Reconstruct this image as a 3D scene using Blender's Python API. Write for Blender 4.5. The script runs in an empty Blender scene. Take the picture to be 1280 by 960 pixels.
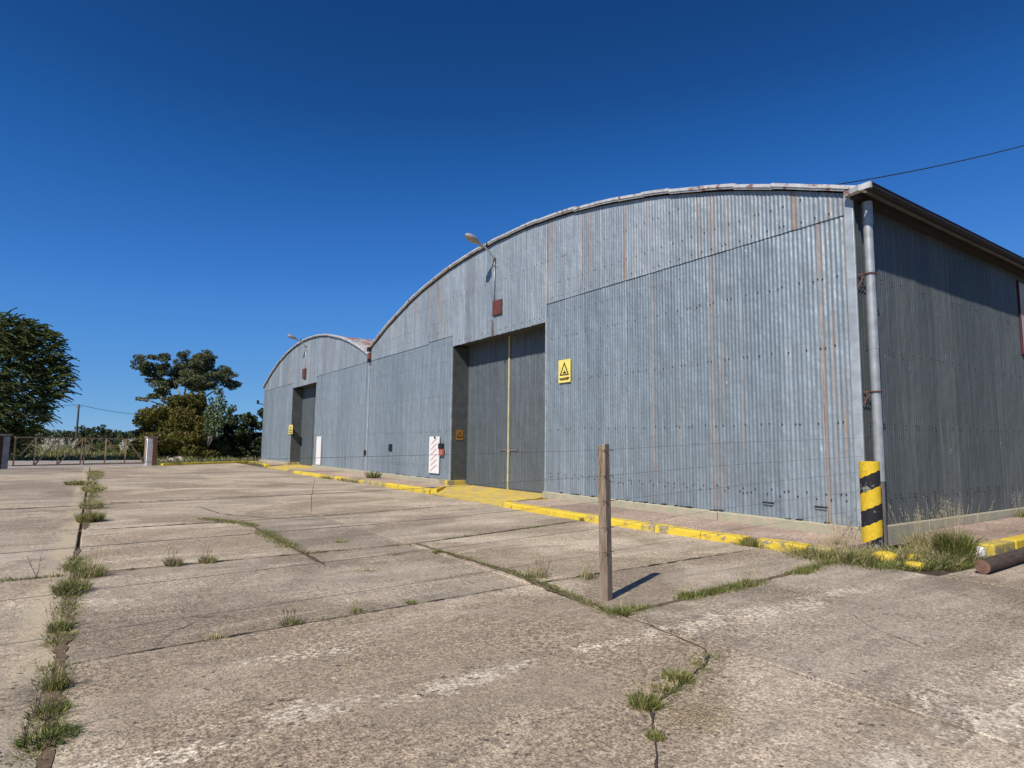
import bpy, math, random
from mathutils import Vector, Matrix, noise
S = bpy.context.scene
C = S.collection
R = random.Random(7)
rad = math.radians

# ------------------------------------------------------------------ camera
cam = bpy.data.objects.new('camera', bpy.data.cameras.new('camera'))
C.objects.link(cam)
cam.data.sensor_width = 36.0
cam.data.lens = 764 / 1280 * 36
cam.data.clip_start = 0.05
cam.data.clip_end = 6000
m = Matrix(((0.56253397, 0.07543559, 0.82332558, 0),
            (0.82669545, -0.06506362, -0.55887509, 0),
            (0.01140947, 0.99502573, -0.09896275, 1.6),
            (0, 0, 0, 1)))
cam.matrix_world = m
S.camera = cam
# ------------------------------------------------------------------ sky and sun
TO_SUN = Vector((0.40, -0.915, 0.98)).normalized()
ELEV = math.asin(TO_SUN.z)
AZ = math.atan2(TO_SUN.x, TO_SUN.y)          # clockwise from +Y
W = bpy.data.worlds.new('World'); S.world = W; W.use_nodes = True
nt = W.node_tree; bg = nt.nodes['Background']
sky = nt.nodes.new('ShaderNodeTexSky'); sky.sky_type = 'NISHITA'
sky.sun_disc = False; sky.sun_elevation = ELEV; sky.sun_rotation = AZ
sky.altitude = 0; sky.air_density = 0.7; sky.dust_density = 0.0; sky.ozone_density = 4.0
# film-like response of the sky: the same for every direction
v0 = nt.nodes.new('ShaderNodeVectorMath'); v0.operation = 'SCALE'; v0.inputs['Scale'].default_value = 0.06
cv = nt.nodes.new('ShaderNodeRGBCurve')
for k, pts in enumerate((((0, 0), (.0343, .0085), (.0467, .017), (.063, .034), (.102, .074), (.178, .128), (.283, .185), (.45, .29), (1, .70)),
                         ((0, 0), (.0648, .061), (.0865, .108), (.117, .166), (.181, .262), (.287, .345), (.402, .42), (.58, .52), (1, .80)),
                         ((0, 0), (.1356, .225), (.178, .375), (.227, .515), (.3185, .665), (.468, .72), (.6, .78), (1, .93)))):
    c_ = cv.mapping.curves[k]
    c_.points[0].location = pts[0]; c_.points[1].location = pts[-1]
    for p_ in pts[1:-1]: c_.points.new(*p_)
cv.mapping.update()
v1 = nt.nodes.new('ShaderNodeVectorMath'); v1.operation = 'SCALE'; v1.inputs['Scale'].default_value = 10.0
nt.links.new(sky.outputs[0], v0.inputs[0]); nt.links.new(v0.outputs[0], cv.inputs['Color'])
nt.links.new(cv.outputs[0], v1.inputs[0]); nt.links.new(v1.outputs[0], bg.inputs[0]); bg.inputs[1].default_value = 0.10
sun = bpy.data.objects.new('sun', bpy.data.lights.new('sun', 'SUN')); C.objects.link(sun)
sun.data.energy = 5.0; sun.data.angle = rad(0.5); sun.data.color = (1.0, 0.955, 0.89)
sun.rotation_euler = TO_SUN.to_track_quat('Z', 'Y').to_euler()
S.view_settings.view_transform = 'Standard'; S.view_settings.look = 'None'
S.view_settings.exposure = 0.0; S.view_settings.gamma = 1.0; S.view_settings.use_curve_mapping = False

# ------------------------------------------------------------------ material helpers
class NT:
    def __init__(s, name):
        s.m = bpy.data.materials.new(name); s.m.use_nodes = True
        s.t = s.m.node_tree; s.b = s.t.nodes['Principled BSDF']
    def n(s, typ, **kw):
        x = s.t.nodes.new(typ)
        for k, v in kw.items(): setattr(x, k, v)
        return x
    def l(s, a, b): s.t.links.new(a, b)
    def val(s, inp, v):
        if hasattr(v, 'is_output') or hasattr(v, 'links'): s.l(v, inp)
        else: inp.default_value = v
    def pos(s, scale=(1, 1, 1), local=False):
        o = s.n('ShaderNodeTexCoord').outputs['Object'] if local else s.n('ShaderNodeNewGeometry').outputs['Position']
        mp = s.n('ShaderNodeMapping'); mp.inputs['Scale'].default_value = scale; s.l(o, mp.inputs[0]); return mp.outputs[0]
    def noise(s, vec, scale=1.0, detail=4, rough=0.6, dist=0.0):
        x = s.n('ShaderNodeTexNoise'); s.l(vec, x.inputs['Vector'])
        x.inputs['Scale'].default_value = scale; x.inputs['Detail'].default_value = detail
        x.inputs['Roughness'].default_value = rough; x.inputs['Distortion'].default_value = dist
        return x.outputs[0]
    def voro(s, vec, scale, feature='F1', out='Distance', rnd=1.0):
        x = s.n('ShaderNodeTexVoronoi', feature=feature); s.l(vec, x.inputs['Vector'])
        x.inputs['Scale'].default_value = scale; x.inputs['Randomness'].default_value = rnd
        return x.outputs[out]
    def ramp(s, fac, a, b, lo=0.0, hi=1.0):            # smooth remap
        x = s.n('ShaderNodeMapRange', interpolation_type='SMOOTHSTEP'); s.val(x.inputs[0], fac)
        x.inputs[1].default_value = a; x.inputs[2].default_value = b
        x.inputs[3].default_value = lo; x.inputs[4].default_value = hi
        return x.outputs[0]
    def math(s, op, a, b=0.0, clamp=False):
        x = s.n('ShaderNodeMath', operation=op, use_clamp=clamp); s.val(x.inputs[0], a); s.val(x.inputs[1], b); return x.outputs[0]
    def mix(s, fac, a, b, mode='MIX'):
        x = s.n('ShaderNodeMix', data_type='RGBA', blend_type=mode)
        s.val(x.inputs[0], fac)
        for i, c in ((6, a), (7, b)):
            if isinstance(c, tuple): x.inputs[i].default_value = (*c, 1) if len(c) == 3 else c
            else: s.l(c, x.inputs[i])
        return x.outputs[2]
    def out(s, col, rough=0.8, metal=0.0, spec=0.5, bump=None, bstr=0.3, bdist=0.01, normal_chain=None):
        if isinstance(col, tuple): s.b.inputs['Base Color'].default_value = (*col, 1)
        else: s.l(col, s.b.inputs['Base Color'])
        s.val(s.b.inputs['Roughness'], rough); s.val(s.b.inputs['Metallic'], metal)
        s.b.inputs['Specular IOR Level'].default_value = spec
        if bump is not None:
            x = s.n('ShaderNodeBump'); x.inputs['Strength'].default_value = bstr; x.inputs['Distance'].default_value = bdist
            s.l(bump, x.inputs['Height'])
            if normal_chain is not None: s.l(normal_chain, x.inputs['Normal'])
            s.l(x.outputs[0], s.b.inputs['Normal'])
        return s.m
    def bump(s, h, strength, dist):
        x = s.n('ShaderNodeBump'); x.inputs['Strength'].default_value = strength; x.inputs['Distance'].default_value = dist
        s.l(h, x.inputs['Height']); return x.outputs[0]

def m_sheet(name, c, rust_bias=0.0, metal=0.35, axis='x', rough=0.5, mott=1.0):
    """galvanised corrugated sheet: streaks down the sheet, rust from its edges, pale oxide spots"""
    t = NT(name)
    v = t.pos((5, 5, 0.25))
    st = t.noise(v, 2.2, 5, 0.65)
    oi = t.n('ShaderNodeObjectInfo')
    sep = t.n('ShaderNodeSeparateColor'); t.l(oi.outputs['Color'], sep.inputs[0])
    rnd = oi.outputs['Random']
    base = t.mix(t.ramp(st, 0.3, 0.72), tuple(x * 0.80 for x in c), tuple(min(1, x * 1.17) for x in c))
    tint = t.mix(rnd, (0.84, 0.86, 0.87), (1.12, 1.11, 1.10))
    base = t.mix(1.0, base, tint, 'MULTIPLY')
    # spangle and oxide mottling
    mo = t.noise(t.pos((1, 1, 1)), 14, 5, 0.7)
    base = t.mix(t.ramp(mo, 0.52, 0.80, 0, 0.22 * mott), base, tuple(min(1, x * 1.7) for x in c))
    big = t.noise(t.pos((.5, .5, .35)), 1.1, 4, 0.6)
    base = t.mix(t.ramp(big, 0.40, 0.75, 0, 0.30), base, tuple(x * 0.72 for x in c))
    drip = t.noise(t.pos((26, 26, 0.8)), 1.0, 4, 0.65)
    base = t.mix(t.ramp(drip, 0.60, 0.80, 0, 0.40 * mott), base, tuple(min(.62, x * 2.0) for x in c))
    dd = t.noise(t.pos((17, 17, 0.3)), 1.3, 3, 0.55)
    base = t.mix(t.ramp(dd, 0.60, 0.82, 0, 0.5), base, tuple(x * 0.55 for x in c))
    # a few bright scuffs and splashes
    scf = t.math('MULTIPLY', t.ramp(t.noise(t.pos((6, 6, 1.8)), 2.0, 4, 0.6, 0.3), 0.70, 0.735), 0.75 * mott)
    base = t.mix(scf, base, (0.60, 0.62, 0.62))
    # rust: by the sheet's edge (UV.x) times a tall streak noise
    uv = t.n('ShaderNodeUVMap'); uv.uv_map = 'UVMap'
    sx = t.n('ShaderNodeSeparateXYZ'); t.l(uv.outputs[0], sx.inputs[0])
    rs = t.noise(t.pos((3, 3, 0.22)), 3.0, 5, 0.7)
    amt = t.ramp(sep.outputs[0], 0.22, 1.05)
    wash = t.math('MULTIPLY', t.math('MULTIPLY', t.ramp(sx.outputs[0], 0.02, 0.24, 1, 0), t.ramp(rs, 0.30, 0.62)), amt)
    wash2 = t.math('MULTIPLY', t.ramp(t.noise(t.pos((5, 5, 0.10)), 1.9, 6, 0.72), 0.52, 0.68), t.math('MULTIPLY', amt, 1.15))
    rust = t.math('MAXIMUM', wash, t.math('MULTIPLY', wash2, 1.0))
    core = t.math('MULTIPLY', t.math('MULTIPLY', t.ramp(sx.outputs[0], 0.05, 0.11, 1, 0), t.ramp(t.noise(t.pos((4, 4, 0.5)), 2.2, 5, 0.7), 0.42, 0.60)), t.ramp(sep.outputs[0], 0.6, 1.2))
    base = t.mix(t.math('MULTIPLY', rust, 0.92, True), base, t.mix(t.noise(t.pos((8, 8, 3)), 3, 4), (0.25, 0.140, 0.080), (0.40, 0.30, 0.215)))
    base = t.mix(t.math('MULTIPLY', core, 0.9), base, (0.21, 0.095, 0.05))
    seamd = t.math('MULTIPLY', t.ramp(sx.outputs[0], 0.0, 0.022, 1, 0), 0.75)
    base = t.mix(seamd, base, tuple(x * 0.28 for x in c))
    seaml = t.math('MULTIPLY', t.ramp(sx.outputs[0], 0.955, 0.985, 0, 1), t.ramp(rs, 0.4, 0.6))
    base = t.mix(t.math('MULTIPLY', seaml, 0.45 * mott), base, tuple(min(.64, x * 2.2) for x in c))
    met = t.math('MULTIPLY', t.math('SUBTRACT', 1.0, rust), metal)
    ro = t.ramp(mo, 0.3, 0.8, rough - 0.06, rough + 0.16)
    n1 = t.bump(t.noise(t.pos((1.3, 1.3, 0.9)), 1.7, 3, 0.5), 0.8, 0.07)
    return t.out(base, ro, met, 0.5, t.noise(t.pos((30, 30, 12)), 1.0, 5, 0.7), 0.25, 0.004, n1)

def m_flat_metal(name, c, rustamt=0.2, metal=0.3, rough=0.5, rc=(0.26, 0.09, 0.05), sc=1.0):
    t = NT(name)
    a = t.noise(t.pos((2, 2, 2)), 2.0 * sc, 6, 0.65)
    b = t.noise(t.pos((1, 1, 1)), 16 * sc, 5, 0.7)
    base = t.mix(t.ramp(a, 0.3, 0.7), tuple(x * 0.8 for x in c), tuple(min(1, x * 1.15) for x in c))
    base = t.mix(t.ramp(b, 0.5, 0.8, 0, 0.35), base, tuple(x * 0.62 for x in c))
    ru = t.ramp(t.noise(t.pos((1.1, 1.1, 1.1)), 2.7 * sc, 6, 0.68), 0.72 - rustamt, 0.82 - rustamt)
    base = t.mix(t.math('MULTIPLY', ru, 0.9), base, t.mix(b, tuple(x * 0.7 for x in rc), tuple(x * 1.4 for x in rc)))
    met = t.math('MULTIPLY', t.math('SUBTRACT', 1.0, ru), metal)
    return t.out(base, rough, met, 0.5, b, 0.3, 0.004)

def m_concrete(name, c, stripe=False, chip=1.0, stain=1.0, white=1.0):
    t = NT(name)
    P = t.pos()
    sc = lambda k, w=(1, 1, 1): tuple(min(1, x * k * w[i]) for i, x in enumerate(c))
    oi = t.n('ShaderNodeObjectInfo')
    soft = t.noise(t.pos((1, 0.6, 1)), 1.1, 3, 0.5)
    big = t.noise(t.pos((1, 0.7, 1), ), 0.42, 5, 0.62, 0.6)
    st = t.noise(t.pos((3.2, 0.42, 1)), 1.0, 5, 0.62, 0.3)          # trowel bands laid along Y
    st2 = t.noise(t.pos((11, 0.8, 1)), 1.0, 4, 0.6, 0.2)
    med = t.noise(P, 6.5, 5, 0.62)
    fin = t.noise(P, 62, 4, 0.72)
    grit = t.noise(t.pos((1, 0.75, 1)), 27, 4, 0.7)
    col = t.mix(t.ramp(soft, 0.35, 0.65), sc(0.86), sc(1.10))
    col = t.mix(t.ramp(big, 0.45, 0.58, 0, 0.85 * stain), col, sc(0.60, (1.02, 0.97, 0.93)))
    col = t.mix(t.ramp(big, 0.42, 0.30, 0, 0.45), col, sc(1.22, (1.02, 1.0, 0.95)))
    col = t.mix(t.ramp(st, 0.48, 0.68, 0, 0.60 * stain), col, sc(0.58))
    col = t.mix(t.ramp(st, 0.42, 0.28, 0, 0.45 * stain), col, sc(1.35))
    col = t.mix(t.ramp(st2, 0.55, 0.75, 0, 0.30 * stain), col, sc(1.3))
    col = t.mix(1.0, col, t.mix(oi.outputs['Random'], (0.76, 0.76, 0.77), (1.15, 1.13, 1.09)), 'MULTIPLY')
    # surface worn through to pale lime and aggregate
    worn = t.ramp(t.noise(t.pos((1.25, 0.36, 1)), 1.0, 5, 0.62, 0.5), 0.56, 0.72, 0.0, 0.75)
    g = t.n('ShaderNodeNewGeometry'); s3 = t.n('ShaderNodeSeparateXYZ'); t.l(g.outputs['Position'], s3.inputs[0])
    if stripe:
        wob = t.math('MULTIPLY', t.math('SUBTRACT', t.noise(t.pos((0.5, 0.35, 1)), 1.0, 3), 0.5), 1.0)
        for xc, ww in ((-3.72, 0.36), (-1.60, 0.40)):
            dx = t.math('ABSOLUTE', t.math('ADD', t.math('SUBTRACT', s3.outputs[0], xc), wob))
            bnd = t.math('MULTIPLY', t.ramp(dx, 0.0, ww, 1, 0), t.ramp(t.noise(t.pos((1.6, 0.9, 1)), 1.6, 5, 0.7), 0.38, 0.58))
            bnd = t.math('MULTIPLY', bnd, t.ramp(s3.outputs[1], 8.5, 7.0))
            worn = t.math('MAXIMUM', worn, bnd)
    ww_ = t.math('ADD', t.math('MULTIPLY', worn, 0.55), t.math('MULTIPLY', t.math('SUBTRACT', grit, 0.5), 1.6))
    lime = t.math('MULTIPLY', t.ramp(ww_, 0.14, 0.62), t.ramp(worn, 0.0, 0.6))
    col = t.mix(t.math('MULTIPLY', lime, 0.82 * white), col, (0.67, 0.58, 0.45))
    # sandy tone, crisp grain, in places rubbed smooth
    rg = t.ramp(t.noise(t.pos((1, 0.6, 1)), 0.75, 5, 0.65, 0.4), 0.36, 0.62, 0.30, 1.0)
    col = t.mix(0.7, col, t.mix(t.ramp(med, 0.30, 0.70), (0.84, 0.84, 0.85), (1.16, 1.15, 1.13)), 'MULTIPLY')
    col = t.mix(rg, col, t.mix(t.ramp(grit, 0.36, 0.64), (0.60, 0.59, 0.58), (1.30, 1.29, 1.25)), 'MULTIPLY')
    col = t.mix(t.math('ADD', t.math('MULTIPLY', rg, 0.6), 0.4), col, t.mix(t.ramp(fin, 0.36, 0.64), (0.50, 0.49, 0.48), (1.46, 1.44, 1.40)), 'MULTIPLY')
    if stripe:
        sand = t.math('MULTIPLY', t.ramp(t.math('ABSOLUTE', t.math('ADD', s3.outputs[1], 0.24)), 0.08, 0.26, 1, 0), t.ramp(t.noise(P, 1.6, 5, 0.7), 0.36, 0.55))
        sand = t.math('MULTIPLY', sand, t.ramp(s3.outputs[0], -4.0, -5.0))
        col = t.mix(t.math('MULTIPLY', sand, 0.8), col, (0.52, 0.42, 0.28))
    # dark pits, mostly where the skin is gone
    pit = t.math('MULTIPLY', t.ramp(t.voro(t.pos((1, 0.7, 1)), 17, 'F1'), 0.13, 0.26, 1, 0), t.ramp(t.math('ADD', t.noise(P, 2.2, 4), t.math('MULTIPLY', worn, 0.12)), 0.50, 0.62))
    pit2 = t.math('MULTIPLY', t.ramp(t.voro(t.pos((1, 0.8, 1)), 41, 'F1'), 0.10, 0.25, 1, 0), 0.65)
    pits = t.math('MAXIMUM', pit, pit2)
    col = t.mix(t.math('MULTIPLY', pits, 0.82), col, (0.085, 0.066, 0.053))
    col = t.mix(t.math('MULTIPLY', t.ramp(t.noise(t.pos((1, 0.5, 1)), 2.1, 6, 0.75, 0.8), 0.60, 0.72), 0.55), col, (0.15, 0.115, 0.09))
    n1 = t.bump(t.math('SUBTRACT', t.math('ADD', t.math('MULTIPLY', med, 0.8), t.math('MULTIPLY', grit, 0.45)), t.math('MULTIPLY', pits, 0.45)), 0.75 * chip, 0.022)
    return t.out(col, 0.90, 0, 0.2, fin, 0.8 * chip, 0.007, n1)

def m_paint_on_concrete(name, paint, under, wear=0.5):
    t = NT(name)
    P = t.pos()
    a = t.noise(P, 3.2, 6, 0.7); b = t.noise(P, 22, 5, 0.72); c2 = t.noise(P, 1.2, 4, 0.6)
    py = t.mix(t.ramp(b, 0.3, 0.75), tuple(x * 0.82 for x in paint), tuple(min(1, x * 1.08) for x in paint))
    py = t.mix(t.ramp(c2, 0.4, 0.7, 0, 0.35), py, (paint[0] * 0.78, paint[1] * 0.62, paint[2] * 0.8))
    un = t.mix(b, tuple(x * 0.7 for x in under), tuple(x * 1.3 for x in under))
    k = t.ramp(t.math('ADD', t.math('MULTIPLY', a, 0.65), t.math('MULTIPLY', b, 0.35)), 0.67 - wear * 0.25, 0.71 - wear * 0.25)
    return t.out(t.mix(k, py, un), 0.72, 0, 0.35, b, 0.5, 0.008, t.bump(a, 0.5, 0.02))

def m_simple(name, c, var=0.25, scale=8, rough=0.8, metal=0.0, spec=0.3, bstr=0.3, bdist=0.006, stretch=(1, 1, 1)):
    t = NT(name)
    a = t.noise(t.pos(stretch), scale, 5, 0.65); 
    col = t.mix(t.ramp(a, 0.25, 0.75), tuple(x * (1 - var) for x in c), tuple(min(1, x * (1 + var)) for x in c))
    return t.out(col, rough, metal, spec, a, bstr, bdist)

def m_leaf(name, c, var=0.35, trans=0.25, rough=0.55, scale=1.2):
    t = NT(name)
    a = t.noise(t.pos(), scale, 3, 0.6); b = t.noise(t.pos(), scale * 9, 2, 0.5)
    k = t.ramp(t.math('ADD', t.math('MULTIPLY', a, 0.5), t.math('MULTIPLY', b, 0.5)), 0.35, 0.65)
    col = t.mix(k, tuple(x * (1 - var) for x in c), tuple(x * (1 + var) for x in c))
    t.out(col, rough, 0, 0.25)
    tr = t.n('ShaderNodeBsdfTranslucent'); t.l(col, tr.inputs[0])
    ms = t.n('ShaderNodeMixShader'); ms.inputs[0].default_value = trans
    t.l(t.b.outputs[0], ms.inputs[1]); t.l(tr.outputs[0], ms.inputs[2])
    t.l(ms.outputs[0], t.t.nodes['Material Output'].inputs[0])
    return t.m

M = {}
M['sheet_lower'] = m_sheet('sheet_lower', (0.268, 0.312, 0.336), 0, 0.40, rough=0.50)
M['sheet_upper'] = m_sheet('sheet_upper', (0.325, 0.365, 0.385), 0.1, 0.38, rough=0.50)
M['sheet_side'] = m_sheet('sheet_side', (0.090, 0.099, 0.095), 0, 0.2, rough=0.5, mott=0.5)  # even base colour lowered to deepen the shade on this wall
M['sheet_door'] = m_sheet('sheet_door', (0.120, 0.136, 0.142), 0, 0.3, rough=0.5, mott=0.45)
M['jamb'] = m_flat_metal('jamb', (0.095, 0.10, 0.10), 0.06, 0.3, 0.5, (0.25, 0.2, 0.13))
M['flash'] = m_flat_metal('flash', (0.42, 0.45, 0.46), 0.0, 0.3, 0.45)
M['edge'] = m_flat_metal('edge', (0.58, 0.57, 0.54), 0.185, 0.2, 0.5, (0.20, 0.055, 0.035), 1.5)
M['gutter'] = m_flat_metal('gutter', (0.020, 0.019, 0.019), 0.05, 0.0, 0.8, (0.04, 0.022, 0.015))
M['pipe'] = m_flat_metal('pipe', (0.38, 0.39, 0.39), 0.13, 0.35, 0.45, (0.30, 0.17, 0.10), 1.2)
M['pipe_low'] = m_flat_metal('pipe_low', (0.17, 0.145, 0.13), 0.2, 0.1, 0.6, (0.12, 0.07, 0.05))
M['rust'] = m_flat_metal('rust', (0.16, 0.06, 0.04), 0.1, 0.0, 0.8, (0.09, 0.04, 0.03))
M['roof_rust'] = m_flat_metal('roof_rust', (0.40, 0.38, 0.36), 0.30, 0.1, 0.6, (0.24, 0.075, 0.035), 0.22)
M['roof'] = m_flat_metal('roof', (0.33, 0.33, 0.34), 0.08, 0.3, 0.5, (0.24, 0.10, 0.06), 0.3)
M['plinth'] = m_paint_on_concrete('plinth', (0.47, 0.40, 0.28), (0.36, 0.34, 0.23), 0.8)
M['concrete'] = m_concrete('concrete', (0.475, 0.397, 0.305), True)
M['pavement'] = m_concrete('pavement', (0.43, 0.325, 0.262), False, 0.7, 0.5, 0.3)
M['yellow'] = m_paint_on_concrete('yellow', (0.74, 0.535, 0.045), (0.27, 0.22, 0.14), 0.50)
M['yellow_worn'] = m_paint_on_concrete('yellow_worn', (0.64, 0.47, 0.07), (0.30, 0.25, 0.16), 0.80)
M['yellow_ramp'] = m_paint_on_concrete('yellow_ramp', (0.68, 0.49, 0.085), (0.44, 0.34, 0.18), 0.62)
M['yellow_band'] = m_paint_on_concrete('yellow_band', (0.74, 0.50, 0.025), (0.24, 0.19, 0.11), 0.34)
M['black_band'] = m_paint_on_concrete('black_band', (0.018, 0.018, 0.02), (0.26, 0.25, 0.22), 0.50)
M['yellow_strip'] = m_flat_metal('yellow_strip', (0.50, 0.43, 0.23), 0.10, 0, 0.6, (0.28, 0.2, 0.1))
M['yellow_sign'] = m_simple('yellow_sign', (0.80, 0.66, 0.16), 0.08, 5, 0.5)
M['orange_sign'] = m_simple('orange_sign', (0.26, 0.13, 0.025), 0.2, 9, 0.6)
M['black'] = m_simple('black', (0.02, 0.02, 0.02), 0.2, 9, 0.6)
M['white'] = m_simple('white', (0.74, 0.72, 0.68), 0.10, 6, 0.6)
M['red_strip'] = m_simple('red_strip', (0.55, 0.30, 0.26), 0.15, 12, 0.6)
M['red_box'] = m_flat_metal('red_box', (0.13, 0.038, 0.028), 0.12, 0, 0.7, (0.09, 0.04, 0.035), 1.5)
M['hatch_red'] = m_simple('hatch_red', (0.09, 0.025, 0.025), 0.2, 9, 0.7)
M['glass_lens'] = m_simple('glass_lens', (0.36, 0.31, 0.25), 0.12, 4, 0.25, 0, 0.5)
M['lamp_metal'] = m_flat_metal('lamp_metal', (0.42, 0.44, 0.44), 0.02, 0.4, 0.4)
M['wood'] = m_simple('wood', (0.235, 0.175, 0.125), 0.50, 5, 0.85, 0, 0.2, 0.6, 0.006, (8, 8, 0.7))
M['wood_log'] = m_simple('wood_log', (0.085, 0.062, 0.045), 0.4, 4, 0.9, 0, 0.2, 0.8, 0.01, (9, 0.8, 9))
M['wood_end'] = m_simple('wood_end', (0.18, 0.10, 0.07), 0.35, 14, 0.9, 0, 0.2, 0.5, 0.005)
M['wire'] = m_simple('wire', (0.10, 0.10, 0.105), 0.2, 20, 0.6, 0.3)
M['cable'] = m_simple('cable', (0.02, 0.025, 0.035), 0.1, 20, 0.7)
M['dirt'] = m_simple('dirt', (0.10, 0.074, 0.052), 0.45, 9, 0.95, 0, 0.1, 0.8, 0.03)
M['mound'] = m_simple('mound', (0.46, 0.44, 0.41), 0.35, 3, 0.95, 0, 0.1, 0.8, 0.05)
M['gate'] = m_flat_metal('gate', (0.36, 0.24, 0.13), 0.14, 0.0, 0.7, (0.20, 0.11, 0.07))
M['pole'] = m_simple('pole', (0.11, 0.085, 0.065), 0.2, 6, 0.9)
M['gpost'] = m_simple('gpost', (0.30, 0.26, 0.23), 0.3, 6, 0.9)
M['whitewash'] = m_simple('whitewash', (0.82, 0.80, 0.77), 0.12, 5, 0.85)
M['whitewash_dirty'] = m_simple('whitewash_dirty', (0.26, 0.27, 0.28), 0.25, 5, 0.85)
M['bark'] = m_simple('bark', (0.13, 0.105, 0.085), 0.35, 5, 0.95, 0, 0.1, 0.6, 0.03, (4, 4, 1))
M['bark_pale'] = m_simple('bark_pale', (0.26, 0.23, 0.19), 0.35, 3, 0.9, 0, 0.1, 0.5, 0.03, (4, 4, 1))
M['leaf_pine'] = m_leaf('leaf_pine', (0.080, 0.112, 0.030), 0.5, 0.15)
M['leaf_pine2'] = m_leaf('leaf_pine2', (0.15, 0.165, 0.05), 0.5, 0.2)
M['leaf_euc'] = m_leaf('leaf_euc', (0.080, 0.102, 0.042), 0.45, 0.15)
M['leaf_euc2'] = m_leaf('leaf_euc2', (0.165, 0.155, 0.070), 0.4, 0.2)
M['leaf_bush'] = m_leaf('leaf_bush', (0.135, 0.140, 0.022), 0.45, 0.25)
M['leaf_bush2'] = m_leaf('leaf_bush2', (0.17, 0.125, 0.038), 0.4, 0.25)
M['leaf_poplar'] = m_leaf('leaf_poplar', (0.22, 0.28, 0.15), 0.45, 0.25)
M['leaf_hedge'] = m_leaf('leaf_hedge', (0.055, 0.078, 0.022), 0.5, 0.2)
M['leaf_far'] = m_leaf('leaf_far', (0.065, 0.085, 0.035), 0.4, 0.15, scale=0.5)
M['grass_a'] = m_leaf('grass_a', (0.160, 0.190, 0.034), 0.4, 0.35, 0.6, 3)
M['grass_b'] = m_leaf('grass_b', (0.29, 0.28, 0.085), 0.35, 0.35, 0.6, 3)
M['grass_c'] = m_leaf('grass_c', (0.52, 0.42, 0.25), 0.3, 0.3, 0.7, 3)
M['grass_d'] = m_leaf('grass_d', (0.075, 0.110, 0.022), 0.4, 0.3, 0.6, 3)
M['stalk'] = m_simple('stalk', (0.13, 0.09, 0.06), 0.3, 20, 0.9)
M['plume'] = m_leaf('plume', (0.74, 0.68, 0.55), 0.2, 0.4, 0.8, 3)

def m_brick():
    t = NT('brick')
    b = t.n('ShaderNodeTexBrick'); uvm = t.pos((1, 1, 1))
    # courses run on Z; use (x+y, z)
    s3 = t.n('ShaderNodeSeparateXYZ'); t.l(uvm, s3.inputs[0]); cb = t.n('ShaderNodeCombineXYZ')
    t.l(t.math('ADD', s3.outputs[0], s3.outputs[1]), cb.inputs[0]); t.l(s3.outputs[2], cb.inputs[1])
    t.l(cb.outputs[0], b.inputs['Vector'])
    b.inputs['Color1'].default_value = (0.30, 0.105, 0.05, 1); b.inputs['Color2'].default_value = (0.20, 0.075, 0.04, 1)
    b.inputs['Mortar'].default_value = (0.33, 0.27, 0.22, 1); b.inputs['Scale'].default_value = 4.4
    b.inputs['Mortar Size'].default_value = 0.02
    col = t.mix(t.ramp(t.noise(t.pos(), 7, 4), 0.45, 0.75, 0, 0.5), b.outputs[0], (0.30, 0.22, 0.18))
    return t.out(col, 0.9, 0, 0.2, b.outputs[1], 0.4, 0.01)
M['brick'] = m_brick()
def m_field():
    t = NT('field')
    a = t.noise(t.pos(), 0.05, 5, 0.6); b = t.noise(t.pos(), 1.4, 6, 0.7)
    c = t.mix(t.ramp(a, 0.35, 0.65), (0.105, 0.10, 0.042), (0.155, 0.135, 0.07))
    c = t.mix(t.ramp(b, 0.35, 0.7), c, (0.062, 0.07, 0.025))
    return t.out(c, 0.95, 0, 0.1, b, 1.0, 0.12)
M['field'] = m_field()

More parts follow.
